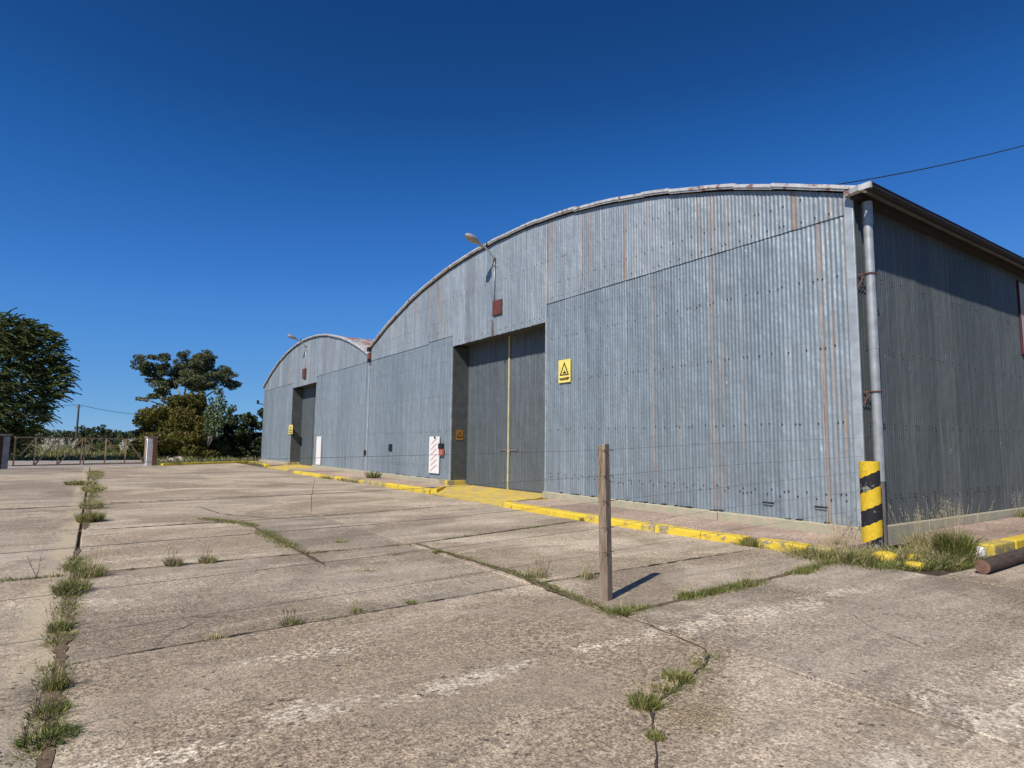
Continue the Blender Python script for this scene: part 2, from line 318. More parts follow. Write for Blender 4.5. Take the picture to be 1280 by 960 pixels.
# ------------------------------------------------------------------ mesh helpers
class MB:
    def __init__(s): s.v = []; s.f = []; s.mi = []; s.uv = None
    def add(s, vs, fs, mi=0):
        b = len(s.v); s.v += [tuple(p) for p in vs]; s.f += [tuple(i + b for i in f) for f in fs]; s.mi += [mi] * len(fs)
    def box(s, lo, hi, mi=0):
        x0, y0, z0 = lo; x1, y1, z1 = hi
        s.add([(x0, y0, z0), (x1, y0, z0), (x1, y1, z0), (x0, y1, z0), (x0, y0, z1), (x1, y0, z1), (x1, y1, z1), (x0, y1, z1)],
              [(0, 3, 2, 1), (4, 5, 6, 7), (0, 1, 5, 4), (1, 2, 6, 5), (2, 3, 7, 6), (3, 0, 4, 7)], mi)
    def prism(s, poly, z0, z1, mi=0):
        n = len(poly)
        zt = z1 if isinstance(z1, (list, tuple)) else [z1] * n
        s.add([(p[0], p[1], z0) for p in poly] + [(p[0], p[1], zt[i]) for i, p in enumerate(poly)],
              [tuple(range(n - 1, -1, -1)), tuple(range(n, 2 * n))] + [(i, (i + 1) % n, n + (i + 1) % n, n + i) for i in range(n)], mi)
    def tube(s, pts, r, n=8, mi=0, cap=True):
        pts = [Vector(p) for p in pts]; k = len(pts)
        rr = r if isinstance(r, (list, tuple)) else [r] * k
        vs = []; up0 = None
        for i, p in enumerate(pts):
            d = (pts[min(i + 1, k - 1)] - pts[max(i - 1, 0)]).normalized()
            if up0 is None: up0 = d.orthogonal().normalized()
            u = (up0 - d * up0.dot(d)).normalized(); up0 = u; w = d.cross(u)
            for j in range(n):
                a = 2 * math.pi * j / n; vs.append(p + (u * math.cos(a) + w * math.sin(a)) * rr[i])
        fs = [(i * n + j, i * n + (j + 1) % n, (i + 1) * n + (j + 1) % n, (i + 1) * n + j) for i in range(k - 1) for j in range(n)]
        if cap: fs += [tuple(range(n - 1, -1, -1)), tuple((k - 1) * n + j for j in range(n))]
        s.add(vs, fs, mi)
    def bar(s, a, b, w, h=None, mi=0):
        a = Vector(a); b = Vector(b); h = h or w; d = (b - a).normalized()
        u = d.cross(Vector((0, 0, 1)))
        if u.length < 1e-3: u = Vector((1, 0, 0))
        u.normalize(); v = u.cross(d)
        vs = [p + u * (sx * w / 2) + v * (sy * h / 2) for p in (a, b) for sx, sy in ((-1, -1), (1, -1), (1, 1), (-1, 1))]
        s.add(vs, [(3, 2, 1, 0), (4, 5, 6, 7)] + [(i, (i + 1) % 4, 4 + (i + 1) % 4, 4 + i) for i in range(4)], mi)
    def build(s, name, mats, parent=None, smooth=False, uv=None):
        me = bpy.data.meshes.new(name); me.from_pydata(s.v, [], s.f)
        for mt in (mats if isinstance(mats, (list, tuple)) else [mats]): me.materials.append(M[mt] if isinstance(mt, str) else mt)
        if len(me.materials) > 1: me.polygons.foreach_set('material_index', s.mi)
        if smooth: me.polygons.foreach_set('use_smooth', [True] * len(me.polygons))
        if uv is not None:
            l = me.uv_layers.new(name='UVMap')
            vi = [0] * len(me.loops); me.loops.foreach_get('vertex_index', vi)
            buf = [c for i in vi for c in uv[i]]; l.data.foreach_set('uv', buf)
        me.update()
        o = bpy.data.objects.new(name, me); C.objects.link(o)
        if parent is not None:
            o.parent = parent
            o.matrix_parent_inverse = Matrix.Translation(-ploc(parent))
        return o
def ploc(o):
    v = Vector(o.location); p = o.parent
    return v if p is None else v       # parts sit at the origin of world coordinates
def bevel(o, w=0.01, seg=2):
    md = o.modifiers.new('bevel', 'BEVEL'); md.width = w; md.segments = seg; md.limit_method = 'ANGLE'; return o
def tag(o, label, cat, group=None, kind=None):
    o['label'] = label; o['category'] = cat
    if group: o['group'] = group
    if kind: o['kind'] = kind
    return o
def thing(name, loc, label, cat, group=None):
    o = bpy.data.objects.new(name, None); C.objects.link(o); o.location = loc; o.empty_display_size = 0.2
    return tag(o, label, cat, group)
def stuff(o, label=None, cat=None): 
    o['kind'] = 'stuff'
    if label: o['label'] = label
    if cat: o['category'] = cat
    return o
def struct(o, label=None, cat=None):
    o['kind'] = 'structure'
    if label: o['label'] = label
    if cat: o['category'] = cat
    return o
def nz(x, y, s=1.0, z=0.0): return noise.noise(Vector((x * s, y * s, z)))

# ------------------------------------------------------------------ ground sheets
YB = [-9.5, -4.65, -0.10, 4.25]
b = MB()
b.add([(-3000, -3000, -.12), (3000, -3000, -.12), (3000, 3000, -.12), (-3000, 3000, -.12)], [(0, 1, 2, 3)])
struct(b.build('ground', 'field'), 'flat grassy field reaching to the horizon around the yard', 'ground')
b = MB(); b.prism([(-46.2, 4.0), (-43.0, -4.1), (-42, -9.6), (9, -9.6), (9, 24), (-3.0, 24), (-3.0, 14), (-4.3, 12.5), (-5.1, 10.6), (-51, 10.6)], -.11, -.050)
struct(b.build('dirt_bed', 'dirt'), 'brown soil showing in the joints between the concrete slabs', 'ground')
b = MB(); b.prism([(-46.4, 3.0), (-43.2, -4.0), (-46, -14), (-62, -14), (-61, 3.5), (-50, 4.2)], -.115, -.05)
struct(b.build('dirt_road', m_simple('road_dirt', (0.33, 0.28, 0.235), 0.2, 1.5, 0.95)), 'pale dirt road crossing behind the steel gate', 'road')

# ------------------------------------------------------------------ slabs of the yard
yard = bpy.data.objects.new('concrete_yard', None); C.objects.link(yard)
struct(yard, 'weathered brownish concrete yard with weeds growing in its joints', 'yard')
def slab(poly, gap, parent=yard, mat='concrete', z=0.0, thick=0.07, rough=0.010, step=0.10, name='slab'):
    cx = sum(p[0] for p in poly) / len(poly); cy = sum(p[1] for p in poly) / len(poly)
    far = math.hypot(cx, cy) > 22
    st = 0.5 if far else step
    # shrink towards the centre by gap
    pts = []
    n = len(poly)
    for i in range(n):
        a = Vector(poly[i]); c = Vector(poly[(i + 1) % n]); e = (c - a); L = e.length; e.normalize(); nn = Vector((-e.y, e.x))
        g0 = gap[i] if isinstance(gap, (list, tuple)) else gap
        k = max(1, int(L / st))
        for j in range(k):
            p = a + e * (L * j / k)
            q = p + nn * (g0 + rough * (nz(p.x * 3.1, p.y * 3.1, 1.0, i) + 0.7 * nz(p.x * 11, p.y * 11, 1.0, 5)))
            if j == 0:
                pa = Vector(poly[i - 1]); e2 = (a - pa).normalized(); n2 = Vector((-e2.y, e2.x))
                g1 = gap[i - 1] if isinstance(gap, (list, tuple)) else gap
                q = a + nn * g0 + n2 * g1
            pts.append(q)
    zt = z + R.uniform(-0.004, 0.004); tx, ty = R.uniform(-.0012, .0012), R.uniform(-.0012, .0012)
    ht = [zt + tx * (p.x - cx) + ty * (p.y - cy) for p in pts]
    N = len(pts); bb = MB()
    inner = []
    for i, p in enumerate(pts):                                   # worn arris
        c = Vector((cx, cy)); d = (c - p).normalized(); inner.append(p + d * 0.012)
    vs = [(p.x, p.y, z - thick) for p in pts] + [(p.x, p.y, ht[i] - 0.007) for i, p in enumerate(pts)] + [(p.x, p.y, ht[i]) for i, p in enumerate(inner)]
    fs = [(i, (i + 1) % N, N + (i + 1) % N, N + i) for i in range(N)] + [(N + i, N + (i + 1) % N, 2 * N + (i + 1) % N, 2 * N + i) for i in range(N)]
    fs.append(tuple(2 * N + i for i in range(N)))
    bb.add(vs, fs)
    return bb.build(name, mat, parent)
G, T = 0.024, 0.008      # weed joint, sawn joint (half widths)
def band(y0, y1, xs, gy0=G, gy1=G):
    for (a, c) in zip(xs[:-1], xs[1:]):
        # xs item: (x at y0, x at y1, half gap); listed from right (+X) to left
        slab([(a[0], y0), (a[1], y1), (c[1], y1), (c[0], y0)], [a[2], gy1, c[2], gy0])
band(-9.5, -4.65, [(9, 9, G), (0.9, 0.9, G), (-5.6, -5.6, G), (-9.1, -9.1, G), (-13.6, -13.6, G), (-18, -18, G), (-23, -23, G), (-28, -28, G), (-34, -34, G), (-42.0, -42.8, T)])
band(-4.65, -.10, [(9, 9, G), (0.9, 0.9, G), (-5.48, -5.5, .012), (-9.0, -9.12, G), (-13.5, -13.6, T), (-18.2, -18.4, G), (-22.3, -22.4, T), (-26.2, -26.3, G), (-30.6, -30.7, G), (-36, -36, G), (-42.9, -44.5, T)])
# the second band has a mid joint at Y = 2.6 in one bay (laid clockwise from above)
band(-.10, 4.25, [(9, 9, G), (1.2, 1.0, G), (-5.52, -5.85, .010), (-9.12, -9.15, .012)])
band(-.10, 2.6, [(-9.12, -9.14, .012), (-13.35, -13.5, T)], G, .02)
band(2.6, 4.25, [(-9.14, -9.15, .012), (-13.5, -13.6, T)], .02, G)
band(-.10, 4.25, [(-13.35, -13.6, .010), (-18.8, -19.5, G), (-22.7, -24.6, G), (-27.2, -28.4, T), (-31.5, -32.4, G), (-37, -37.5, G), (-44.5, -46.2, T)])
band(4.25, 8.95, [(-4.38, -4.78, .03), (-5.86, -5.98, T), (-9.12, -10.16, .018), (-13.6, -14.4, T), (-18.0, -18.6, G), (-22.6, -23.4, T), (-27.6, -28.2, T), (-33, -33.4, G), (-38, -38.4, T), (-43, -44, G), (-46.2, -50.6, T)])
band(4.25, 9.0, [(9, 9, G), (1.1, 1.1, G), (-4.38, -4.78, .03)])
band(9.0, 14.5, [(9, 9, G), (1.1, 1.1, G), (-3.55, -3.45, .02)])
band(14.5, 24, [(9, 9, G), (1.1, 1.1, G), (-3.45, -3.4, .02)])

# hairline cracks: narrow dark soil-filled splits lying on the slabs
M['crack_soil'] = m_simple('crack_soil', (0.055, 0.042, 0.032), 0.4, 20, 0.95)
def crack(pts, w=0.012, jag=0.035, mat='crack_soil', z=0.0105):
    P = []
    for (a, c) in zip(pts[:-1], pts[1:]):
        a = Vector(a); c = Vector(c); n = max(2, int((c - a).length / 0.08))
        for j in range(n): 
            p = a.lerp(c, j / n); P.append(p + Vector((nz(p.x * 7, p.y * 7, 1, 3), nz(p.x * 7, p.y * 7, 1, 9))) * jag)
    P.append(Vector(pts[-1])); bb = MB(); vs = []
    for i, p in enumerate(P):
        d = (P[min(i + 1, len(P) - 1)] - P[max(i - 1, 0)]).normalized(); nn = Vector((-d.y, d.x))
        ww = w * (0.35 + 0.9 * abs(nz(p.x * 5, p.y * 5, 1, 1)) * 1.6); ww *= min(1, (i + 1) / 4, (len(P) - i) / 4)
        vs += [(*(p + nn * ww), z), (*(p - nn * ww), z)]
    bb.add(vs, [(2 * i, 2 * i + 1, 2 * i + 3, 2 * i + 2) for i in range(len(P) - 1)])
    o = bb.build('crack', mat, yard); return o
CR2 = [(-4.24, 4.22), (-3.78, 4.19), (-3.3, 4.11), (-3.10, 3.86), (-2.94, 3.49), (-2.76, 2.94), (-2.43, 2.62), (-2.2, 2.4)]
crack([(-4.24, 4.22), (-3.78, 4.19), (-3.3, 4.11), (-3.17, 4.02), (-2.97, 3.6), (-2.76, 2.94), (-2.45, 2.62), (-2.2, 2.4), (-2.0, 2.0)], 0.009)
crack([(-9.15, 4.4), (-8.1, 4.40), (-7.3, 4.42), (-6.5, 4.46), (-5.8, 4.38), (-5.1, 4.3), (-4.35, 4.22)], 0.020)
crack([(-8.1, 2.60), (-8.9, 2.62), (-9.4, 2.6)], 0.022); crack([(-13.4, 2.58), (-14.3, 1.95)], 0.02)
crack([(-6.45, 0.75), (-6.25, 1.05), (-6.15, 1.15)], 0.006); crack([(-12.5, 4.3), (-13.6, 3.2), (-15, 2.4), (-17, 2.2)], 0.016)
crack([(-2.25, 5.6), (-2.9, 5.9), (-3.3, 6.3)], 0.004); crack([(-5.6, .47), (-5.95, .62), (-6.3, .95)], 0.006)
crack([(-7.4, 5.3), (-7.3, 6.2), (-7.5, 7.0)], 0.004); crack([(-11.2, .3), (-11.6, 1.3), (-11.5, 2.2)], 0.006); crack([(-15.2, 5.0), (-15.9, 6.2), (-15.8, 8)], 0.008)
crack([(-1.2, 6.4), (-1.6, 7.2), (-1.5, 8.3)], 0.004)

M['soil_margin'] = m_simple('soil_margin', (0.15, 0.108, 0.068), 0.45, 12, 0.95, 0, 0.1, 0.8, 0.012)
for P_, w_ in (([(-3.5, -.10), (-7.5, -.10), (-11.2, -.10)], .052), ([(-13.5, -.04), (-22, .04), (-36, .12)], .075), ([(-9.15, 4.36), (-6.5, 4.40), (-4.4, 4.18)], .036),
               ([(-4.40, 4.2), (-4.46, 5.6), (-4.6, 7.63), (-4.78, 8.8)], .036), ([(-8.3, 2.6), (-13.3, 2.59)], .05), ([(-3.15, 4.0), (-2.97, 3.6), (-2.76, 2.94), (-2.5, 2.66)], .013),
               ([(-9.10, -.15), (-9.13, 2), (-9.15, 4.2)], .026), ([(-9.15, 4.3), (-9.65, 6.5), (-10.14, 8.6)], .03), ([(-5.52, 0), (-5.85, 4.2)], .016), ([(-13.36, 0), (-13.6, 4.2), (-14.3, 8.3)], .03),
               ([(-18.8, 0), (-19.5, 4.2)], .05), ([(-18.4, -.2), (-18.2, -4.4)], .05), ([(-5.86, 4.3), (-5.98, 8.7)], .014), ([(-22.7, 0), (-24.6, 4.2)], .06), ([(-24.2, 4.3), (-23.4, 8.6)], .05)):
    crack(P_, w_, .03, 'soil_margin' if w_ > .034 else 'crack_soil', .0080)

# ------------------------------------------------------------------ pavement in front of the halls, kerb, ramps
pav = bpy.data.objects.new('pavement', None); C.objects.link(pav); struct(pav, 'pinkish concrete pavement strip along the foot of the halls', 'pavement')
def ky(x):  # front foot of the kerb
    P = [(-4.9, 9.07), (-5.4, 9.05), (-6.3, 8.93), (-7.6, 8.84), (-8.9, 8.75), (-10.8, 8.70), (-13.6, 8.80), (-18, 9.2), (-20.4, 9.08), (-23.9, 8.93), (-28.4, 8.72), (-33.2, 8.62), (-40, 9.3), (-51, 9.9)]
    for (a, c) in zip(P[:-1], P[1:]):
        if c[0] <= x <= a[0]: return a[1] + (c[1] - a[1]) * (x - a[0]) / (c[0] - a[0])
    return P[0][1] if x > -5 else P[-1][1]
KW = 0.27
def pavrow(xs):
    for a, c in zip(xs[:-1], xs[1:]):
        slab([(a, ky(a) + KW), (a, 10.62), (c, 10.62), (c, ky(c) + KW)][::1], .005, pav, 'pavement', 0.122, 0.15, 0.004)
pavrow([-5.0, -6.5, -8.4, -10.2, -12.0, -13.45])
pavrow([-19.3, -21.2, -23.0, -24.9, -26.8, -28.7, -30.6, -32.6, -34.6, -35.8])
pavrow([-42.6, -45.2, -47.8, -50.3])
# pavement beside the shaded wall
for y0, y1 in ((12.6, 14.6), (14.6, 16.6), (16.6, 18.6), (18.6, 20.6), (20.6, 22.6)):
    slab([(-3.98, y0), (-3.98, y1), (-5.14, y1), (-5.14, y0)], .005, pav, 'pavement', 0.13, 0.2, 0.004)
kerb = bpy.data.objects.new('kerb', None); C.objects.link(kerb); struct(kerb, 'low concrete kerb painted yellow along the halls and the side wall', 'kerb')
def kerb_stone(p0, p1, w, z1, mat='yellow', z0=-.05, seg=0.12):
    a = Vector(p0); c = Vector(p1); d = c - a; L = d.length; d.normalize(); nn = Vector((-d.y, d.x))
    if (nn.y < 0 and abs(nn.y) > 0.5): nn = -nn
    k = max(2, int(L / seg)); bb = MB(); vs = []; prof = [(0, z0), (0.006, z1 - .028), (0.028, z1 - .004), (w * .5, z1 + .002), (w - .012, z1), (w, z1 - .012), (w, z0)]
    for i in range(k + 1):
        p = a + d * (0.008 + (L - .016) * i / k)
        for (o, z) in prof:
            j = 0.012 * nz(p.x * 4 + o * 9, p.y * 4, 1, z * 5)
            ch = -0.02 * max(0, nz(p.x * 2.3, p.y * 2.3, 1, 7 + o) - .25) * 2
            q = p + nn * (o + j); vs.append((q.x, q.y, z + (j * .5 + ch if z > 0 else 0)))
    n = len(prof)
    fs = [(i * n + j, (i + 1) * n + j, (i + 1) * n + j + 1, i * n + j + 1) for i in range(k) for j in range(n - 1)]
    fs += [tuple(range(n)), tuple(k * n + j for j in range(n - 1, -1, -1))]
    if (Vector((d.x, d.y, 0)).cross(Vector((nn.x, nn.y, 0)))).z > 0: fs = [f[::-1] for f in fs]
    bb.add(vs, fs); return bb.build('kerb_stone', mat, kerb, smooth=False)
def kerbrow(xs, mats):
    for i, (a, c) in enumerate(zip(xs[:-1], xs[1:])):
        kerb_stone((a, ky(a)), (c, ky(c)), KW, 0.128, mats[i % len(mats)])
kerbrow([-4.95, -5.30], ['yellow_worn'])
kerbrow([-5.31, -6.10], ['yellow'])
kerbrow([-6.35, -7.15, -8.15], ['yellow'])
kerbrow([-8.15, -8.45], ['yellow_worn'])
kerbrow([-8.45, -9.4, -10.4, -11.4, -12.4, -13.45], ['yellow'])
kerbrow([-18.3, -19.4, -20.6, -21.8, -23.0, -24.2], ['yellow', 'yellow', 'yellow', 'yellow_worn', 'yellow_worn'])
kerbrow([-24.4, -25.6, -26.8, -28.0], ['yellow_worn', 'yellow', 'yellow_worn'])
kerbrow([-28.1, -29.3, -30.5, -31.7, -33.0], ['yellow'])
kerbrow([-42.6, -44.0, -45.5, -47.0, -48.5, -50.2], ['yellow'])
kerb_stone((-18.3, 9.24), (-19.9, 10.60), 0.2, 0.128, 'yellow')
kerb_stone((-13.46, 8.82), (-13.80, 10.62), 0.02, 0.125, 'yellow')
for a, c in (((-46.05, 3.6), (-47.5, 5.5)), ((-47.5, 5.5), (-49, 7.4)), ((-49, 7.4), (-50.8, 9.7))): kerb_stone(a, c, 0.3, 0.13, 'yellow')
for y0, y1, mt in ((11.5, 12.4, 'yellow_worn'), (12.42, 13.5, 'yellow'), (13.52, 14.6, 'yellow'), (14.62, 15.7, 'yellow'), (15.7, 17, 'yellow_worn'), (17, 18.4, 'yellow'), (18.4, 20, 'yellow')):
    bb = MB(); bb.box((-3.97, y0 + .01, -.05), (-3.74, y1 - .01, .155)); o = bb.build('kerb_stone', mt, kerb); bevel(o, .025, 2)
def ramp(name, poly, zs, label):
    b = MB(); b.prism(poly, -.06, zs); o = b.build(name, 'yellow_ramp'); struct(o, label, 'ramp'); return o
ramp('ramp', [(-13.47, 8.86), (-14.1, 10.66), (-14.04, 11.37), (-19.62, 11.37), (-19.58, 10.7), (-18.30, 9.30)], [.012, .125, .135, .135, .125, .012], 'worn yellow concrete ramp rising to the large nearer doorway')
ramp('ramp', [(-35.9, 9.1), (-36.2, 10.66), (-36.3, 11.37), (-41.80, 11.37), (-41.75, 10.7), (-41.6, 9.3)], [.012, .12, .135, .135, .12, .012], 'worn yellow concrete ramp at the far hall doorway')

# ------------------------------------------------------------------ halls
FY = 10.74          # mid plane of the facade sheets
PITCH, AMP = 0.088, 0.0075
def arcz(x, c, top, Rr): return top - Rr + math.sqrt(max(0, Rr * Rr - (x - c) ** 2))
def corr_sheet(a0, a1, zb, zt, mat, parent, along='x', fixed=FY, out=-1, off=0.0, samp=8, name='sheet', rust=0.3, zwob=0.0, rows=1, holes=False):
    """sheet from a0 to a1 along an axis; zb / zt numbers or functions of the coordinate"""
    n = max(2, int(round((a1 - a0) / PITCH * samp)))
    tilt = R.uniform(-.004, .004); amp = AMP * R.uniform(.72, 1.05) * (1.55 if along == 'y' or mat == 'sheet_door' else 1.0)
    bb = MB(); uv = []
    for r in range(rows + 1):
        for i in range(n + 1):
            a = a0 + (a1 - a0) * i / n
            z0 = zb(a) if callable(zb) else zb; z1 = zt(a) if callable(zt) else zt
            if zwob: z0 += zwob * (nz(a * 9, z0, 1, 2) + .4 * nz(a * 31, 3, 1))
            z = z0 + (z1 - z0) * r / rows
            w = math.cos(2 * math.pi * a / PITCH) * amp + off + tilt * (r / rows - .5) * 2 + 0.006 * nz(a * .9, z * .5, 1, 11)
            # right edge laps over its neighbour
            w += 0.004 * (i / n)
            d = fixed + out * w
            bb.v.append((a, d, z) if along == 'x' else (d, a, z)); uv.append((i / n, z * .1))
    N = n + 1
    for r in range(rows):
        for i in range(n):
            q = (r * N + i, r * N + i + 1, (r + 1) * N + i + 1, (r + 1) * N + i)
            bb.f.append(q if (along == 'x') == (out < 0) else q[::-1]); bb.mi.append(0)
    o = bb.build(name, mat, parent, smooth=True, uv=uv)
    o.color = (rust, 0, 0, 1)
    return o
class Hall: pass
def seam(x):
    return 5.72 if x > -14 else (5.60 if x > -22 else 5.53)
def splits(x0, x1, w=0.80, jit=0.06, fixed=()):
    xs = [x0]
    while xs[-1] + w * 1.5 < x1: xs.append(xs[-1] + w + R.uniform(-jit, jit))
    xs.append(x1); return xs

def facade(root, xl, xr, dl, dr, c, top, Rr, samp, heavy):
    """heavy: list of (x, rust amount)"""
    prot = lambda a: min([0.10 + R.random() * 0.45] + []) 
    def rustat(a, b2, base, hl):
        v = base * R.uniform(0.2, 1.0)
        for hx, hv, _ in hl:
            if a <= hx < b2: v = max(v, hv)
        return v
    tz = lambda x: arcz(x, c, top, Rr) - 0.10
    # lower sheets
    for x0, x1 in ((xl, dl), (dr, xr)):
        xs = splits(x0, x1)
        for a, b2 in zip(xs[:-1], xs[1:]):
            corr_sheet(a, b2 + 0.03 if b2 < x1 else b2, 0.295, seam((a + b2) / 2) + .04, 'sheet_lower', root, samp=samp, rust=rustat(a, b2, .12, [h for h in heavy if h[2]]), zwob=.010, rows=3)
    # upper sheets
    for x0, x1, zb in ((xl, dl - .02, None), (dl - .02, dr + .02, 5.19), (dr + .02, xr, None)):
        xs = splits(x0, x1, 0.78)
        for a, b2 in zip(xs[:-1], xs[1:]):
            s = seam((a + b2) / 2)
            f = (lambda x, zb=zb, s=s: zb if zb else s)
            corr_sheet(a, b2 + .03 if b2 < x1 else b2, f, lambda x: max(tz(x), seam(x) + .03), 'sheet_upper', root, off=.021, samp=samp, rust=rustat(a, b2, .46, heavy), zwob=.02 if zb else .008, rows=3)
def flashing(root, x0, x1, c, top, Rr, n):
    """bent edge pieces along the arc, each a part of its own"""
    for i in range(n):
        a = x0 + (x1 - x0) * i / n; b2 = x0 + (x1 - x0) * (i + 1) / n + (.04 if i % 3 else -.012)
        bb = MB(); k = 5; vs = []
        h0 = R.uniform(-.012, .012); h1 = h0 + R.uniform(-.016, .016)
        for j in range(k + 1):
            x = a + (b2 - a) * j / k; z = arcz(x, c, top, Rr) + h0 + (h1 - h0) * j / k
            for (y, dz) in ((10.655, -.085), (10.625, -.082), (10.625, -.055), (10.60, -.045), (10.60, .012), (10.63, .028), (10.85, .035), (10.85, -.02)):
                vs.append((x, y - i % 2 * .004, z + dz + (i % 2) * .004))
        m_ = 8
        fs = [(j * m_ + q, (j + 1) * m_ + q, (j + 1) * m_ + q + 1, j * m_ + q + 1) for j in range(k) for q in range(m_ - 1)]
        fs += [tuple(range(m_)), tuple(k * m_ + q for q in range(m_ - 1, -1, -1))]
        bb.add(vs, fs); bb.build('edge_flashing', 'edge', root)
def screws(root, rows, spans, along='x', fixed=10.715, step=.30, name='fixings'):
    bb = MB()
    for z, zs in rows:
        for s0, s1 in spans:
            a = s0 + .1
            while a < s1 - .03:
                aa = round(a / PITCH) * PITCH; zz = z + R.uniform(-.02, .02)
                vs = [(aa + .017 * math.cos(t * math.pi / 3), fixed, zz + .017 * math.sin(t * math.pi / 3)) for t in range(6)] + [(aa, fixed - .012, zz)]
                if along == 'y': vs = [(-5.25 + .018 + (.012 if t == 6 else 0), p[0], p[2]) for t, p in enumerate(vs)]
                bb.add(vs, [(t, (t + 1) % 6, 6) for t in range(6)])
                if R.random() < .25: 
                    a += .11; continue
                a += step + R.uniform(-.05, .05)
    return stuff(bb.build(name, 'rust' if False else 'black', root))
def leafdoor(root, x0, x1, xm, z0=.14, z1=5.6, samp=8, label=None):
    for a, c2 in ((x0, xm), (xm, x1)):
        d = corr_sheet(a + .01, c2 - .01, z0 + .02, z1, 'sheet_door', root, fixed=11.40, name='door', rust=.05, rows=2, samp=samp)
        # bottom rail, latch
        bb = MB(); bb.box((a + .015, 11.385, z0 - .005), (c2 - .015, 11.43, z0 + .035)); bb.build('rail', 'jamb', d)
        if samp > 6:
            bb = MB()
            s = -1 if c2 == xm else 1
            cx = xm + s * .30
            bb.box((cx - .22, 11.370, 1.40), (cx + .22, 11.386, 1.45)); bb.tube([(xm + s * .1, 11.36, 1.30), (xm + s * .1, 11.36, 1.52)], .018, 6)
            bb.build('latch', 'pipe_low', d)
    if samp > 6:
        bb = MB(); bb.box((xm - .036, 11.355, z0), (xm + .036, 11.384, z1)); bb.build('meeting_strip', 'yellow_strip', root)
def doorway(root, dl, dr, name='door_jamb'):
    bb = MB(); bb.box((dl - .05, 10.752, .3), (dl, 11.42, 5.19)); bb.build('door_jamb', 'jamb', root)
    bb = MB(); bb.box((dr, 10.752, .3), (dr + .05, 11.42, 5.19)); bb.build('door_jamb', 'jamb', root)
    bb = MB(); bb.box((dl - .05, 10.775, 5.24), (dr + .05, 11.43, 5.30)); bb.build('soffit', 'jamb', root)
    bb = MB(); bb.box((dl - .6, 10.60, .0), (dl + .02, 11.4, .297)); bevel(bb.build('plinth_block', 'yellow_worn', root), .015)
    # light edge strips either side of the opening
    bb = MB(); bb.box((dr - .012, 10.705, .3), (dr + .045, 10.752, 2.9)); bb.build('jamb_flashing', 'flash', root)
    bb = MB(); bb.box((dr - .012, 10.702, 2.88), (dr + .055, 10.75, 5.35)); bb.build('jamb_flashing', 'flash', root)
    bb = MB(); bb.box((dl - .05, 10.705, .3), (dl + .006, 10.752, 2.6)); bb.build('jamb_flashing', 'flash', root)
    bb = MB(); bb.box((dl - .055, 10.70, 2.58), (dl + .006, 10.75, 5.19)); bb.build('jamb_flashing', 'flash', root)
def plinth(root, x0, x1):
    n = max(1, int((x1 - x0) / 2.3))
    for i in range(n):
        a = x0 + (x1 - x0) * i / n; c2 = x0 + (x1 - x0) * (i + 1) / n
        k = 12; bb = MB(); vs = []
        for j in range(k + 1):
            x = a + .003 + (c2 - a - .006) * j / k; w = .012 * nz(x * 2, i, 1, 4)
            for y, z in ((10.615 + w, -.05), (10.62 + w, .27 + w), (10.655, .292 + w * .3), (10.80, .292)): vs.append((x, y, z))
        bb.add(vs, [(j * 4 + q, (j + 1) * 4 + q, (j + 1) * 4 + q + 1, j * 4 + q + 1) for j in range(k) for q in range(3)])
        bb.build('plinth', 'plinth', root)
def roof(root, x0, x1, c, top, Rr, y0, y1, mat, ribs, over0=0., over1=0.):
    k = 28; n = int((y1 - y0) / ribs * 4); bb = MB(); vs = []
    xs = [x0 - over0 + (x1 + over1 - x0 + over0) * i / k for i in range(k + 1)]
    for j in range(n + 1):
        y = y0 + (y1 - y0) * j / n; w = .014 * math.cos(j * math.pi / 2)
        for x in xs: vs.append((x, y, arcz(x, c, top, Rr) - .03 + w))
    K = k + 1
    bb.add(vs, [(j * K + i, j * K + i + 1, (j + 1) * K + i + 1, (j + 1) * K + i) for j in range(n) for i in range(k)])
    return bb.build('roof', mat, root, smooth=True)

# ---- nearer hall
near = thing('warehouse', (-16.6, 10.74, 0), 'nearer and larger-looking grey corrugated metal hall with arched roof and tall double door', 'warehouse', 'twin arched metal halls')
c1, t1, R1 = -16.62, 8.445, 29.4
XR, XL, XE = -5.25, -28.0, -50.3
facade(near, XL, XR - .07, -19.72, -14.05, c1, t1, R1, 8,
       [(-5.9, 1.25, 1), (-7.6, .75, 1), (-8.5, 1.25, 0), (-10.4, 1.1, 0), (-12.2, 1.25, 0), (-13.7, 1.1, 0), (-9.46, .6, 1), (-18.4, .95, 0), (-20.7, 1.2, 0), (-21.5, 1.2, 0), (-23, .8, 0), (-25, .8, 0), (-26.6, .9, 0)])
screws(near, [(z, 0) for z in (.72, .80, 2.05, 3.40, 4.66)], [(-13.9, -5.45), (-27.8, -20)])
screws(near, [(5.84, 0), (6.25, 0)], [(-13.9, -5.5), (-26.8, -20)], fixed=10.695)
screws(near, [(7.0, 0), (5.35, 0)], [(-24, -9)], fixed=10.695, name='fixings')
flashing(near, XL - .1, -4.98, c1, t1, R1, 27)
for zc in ((.3, 2.2), (2.18, 4.55), (4.53, 6.17)):                 # flat corner strip
    bb = MB(); o = zc[0] * .001
    bb.prism([(-5.37, 10.716 - o), (-5.37, 10.705 - o), (-5.232 + o, 10.705 - o), (-5.222 + o, 10.71 - o), (-5.222 + o, 10.745), (-5.235, 10.745), (-5.235, 10.716 - o)], zc[0], zc[1])
    bb.build('corner_strip', 'flash', near)
doorway(near, -19.72, -14.05); leafdoor(near, -19.72, -14.05, -16.93)
plinth(near, -14.05, -5.16); plinth(near, XL, -20.32)
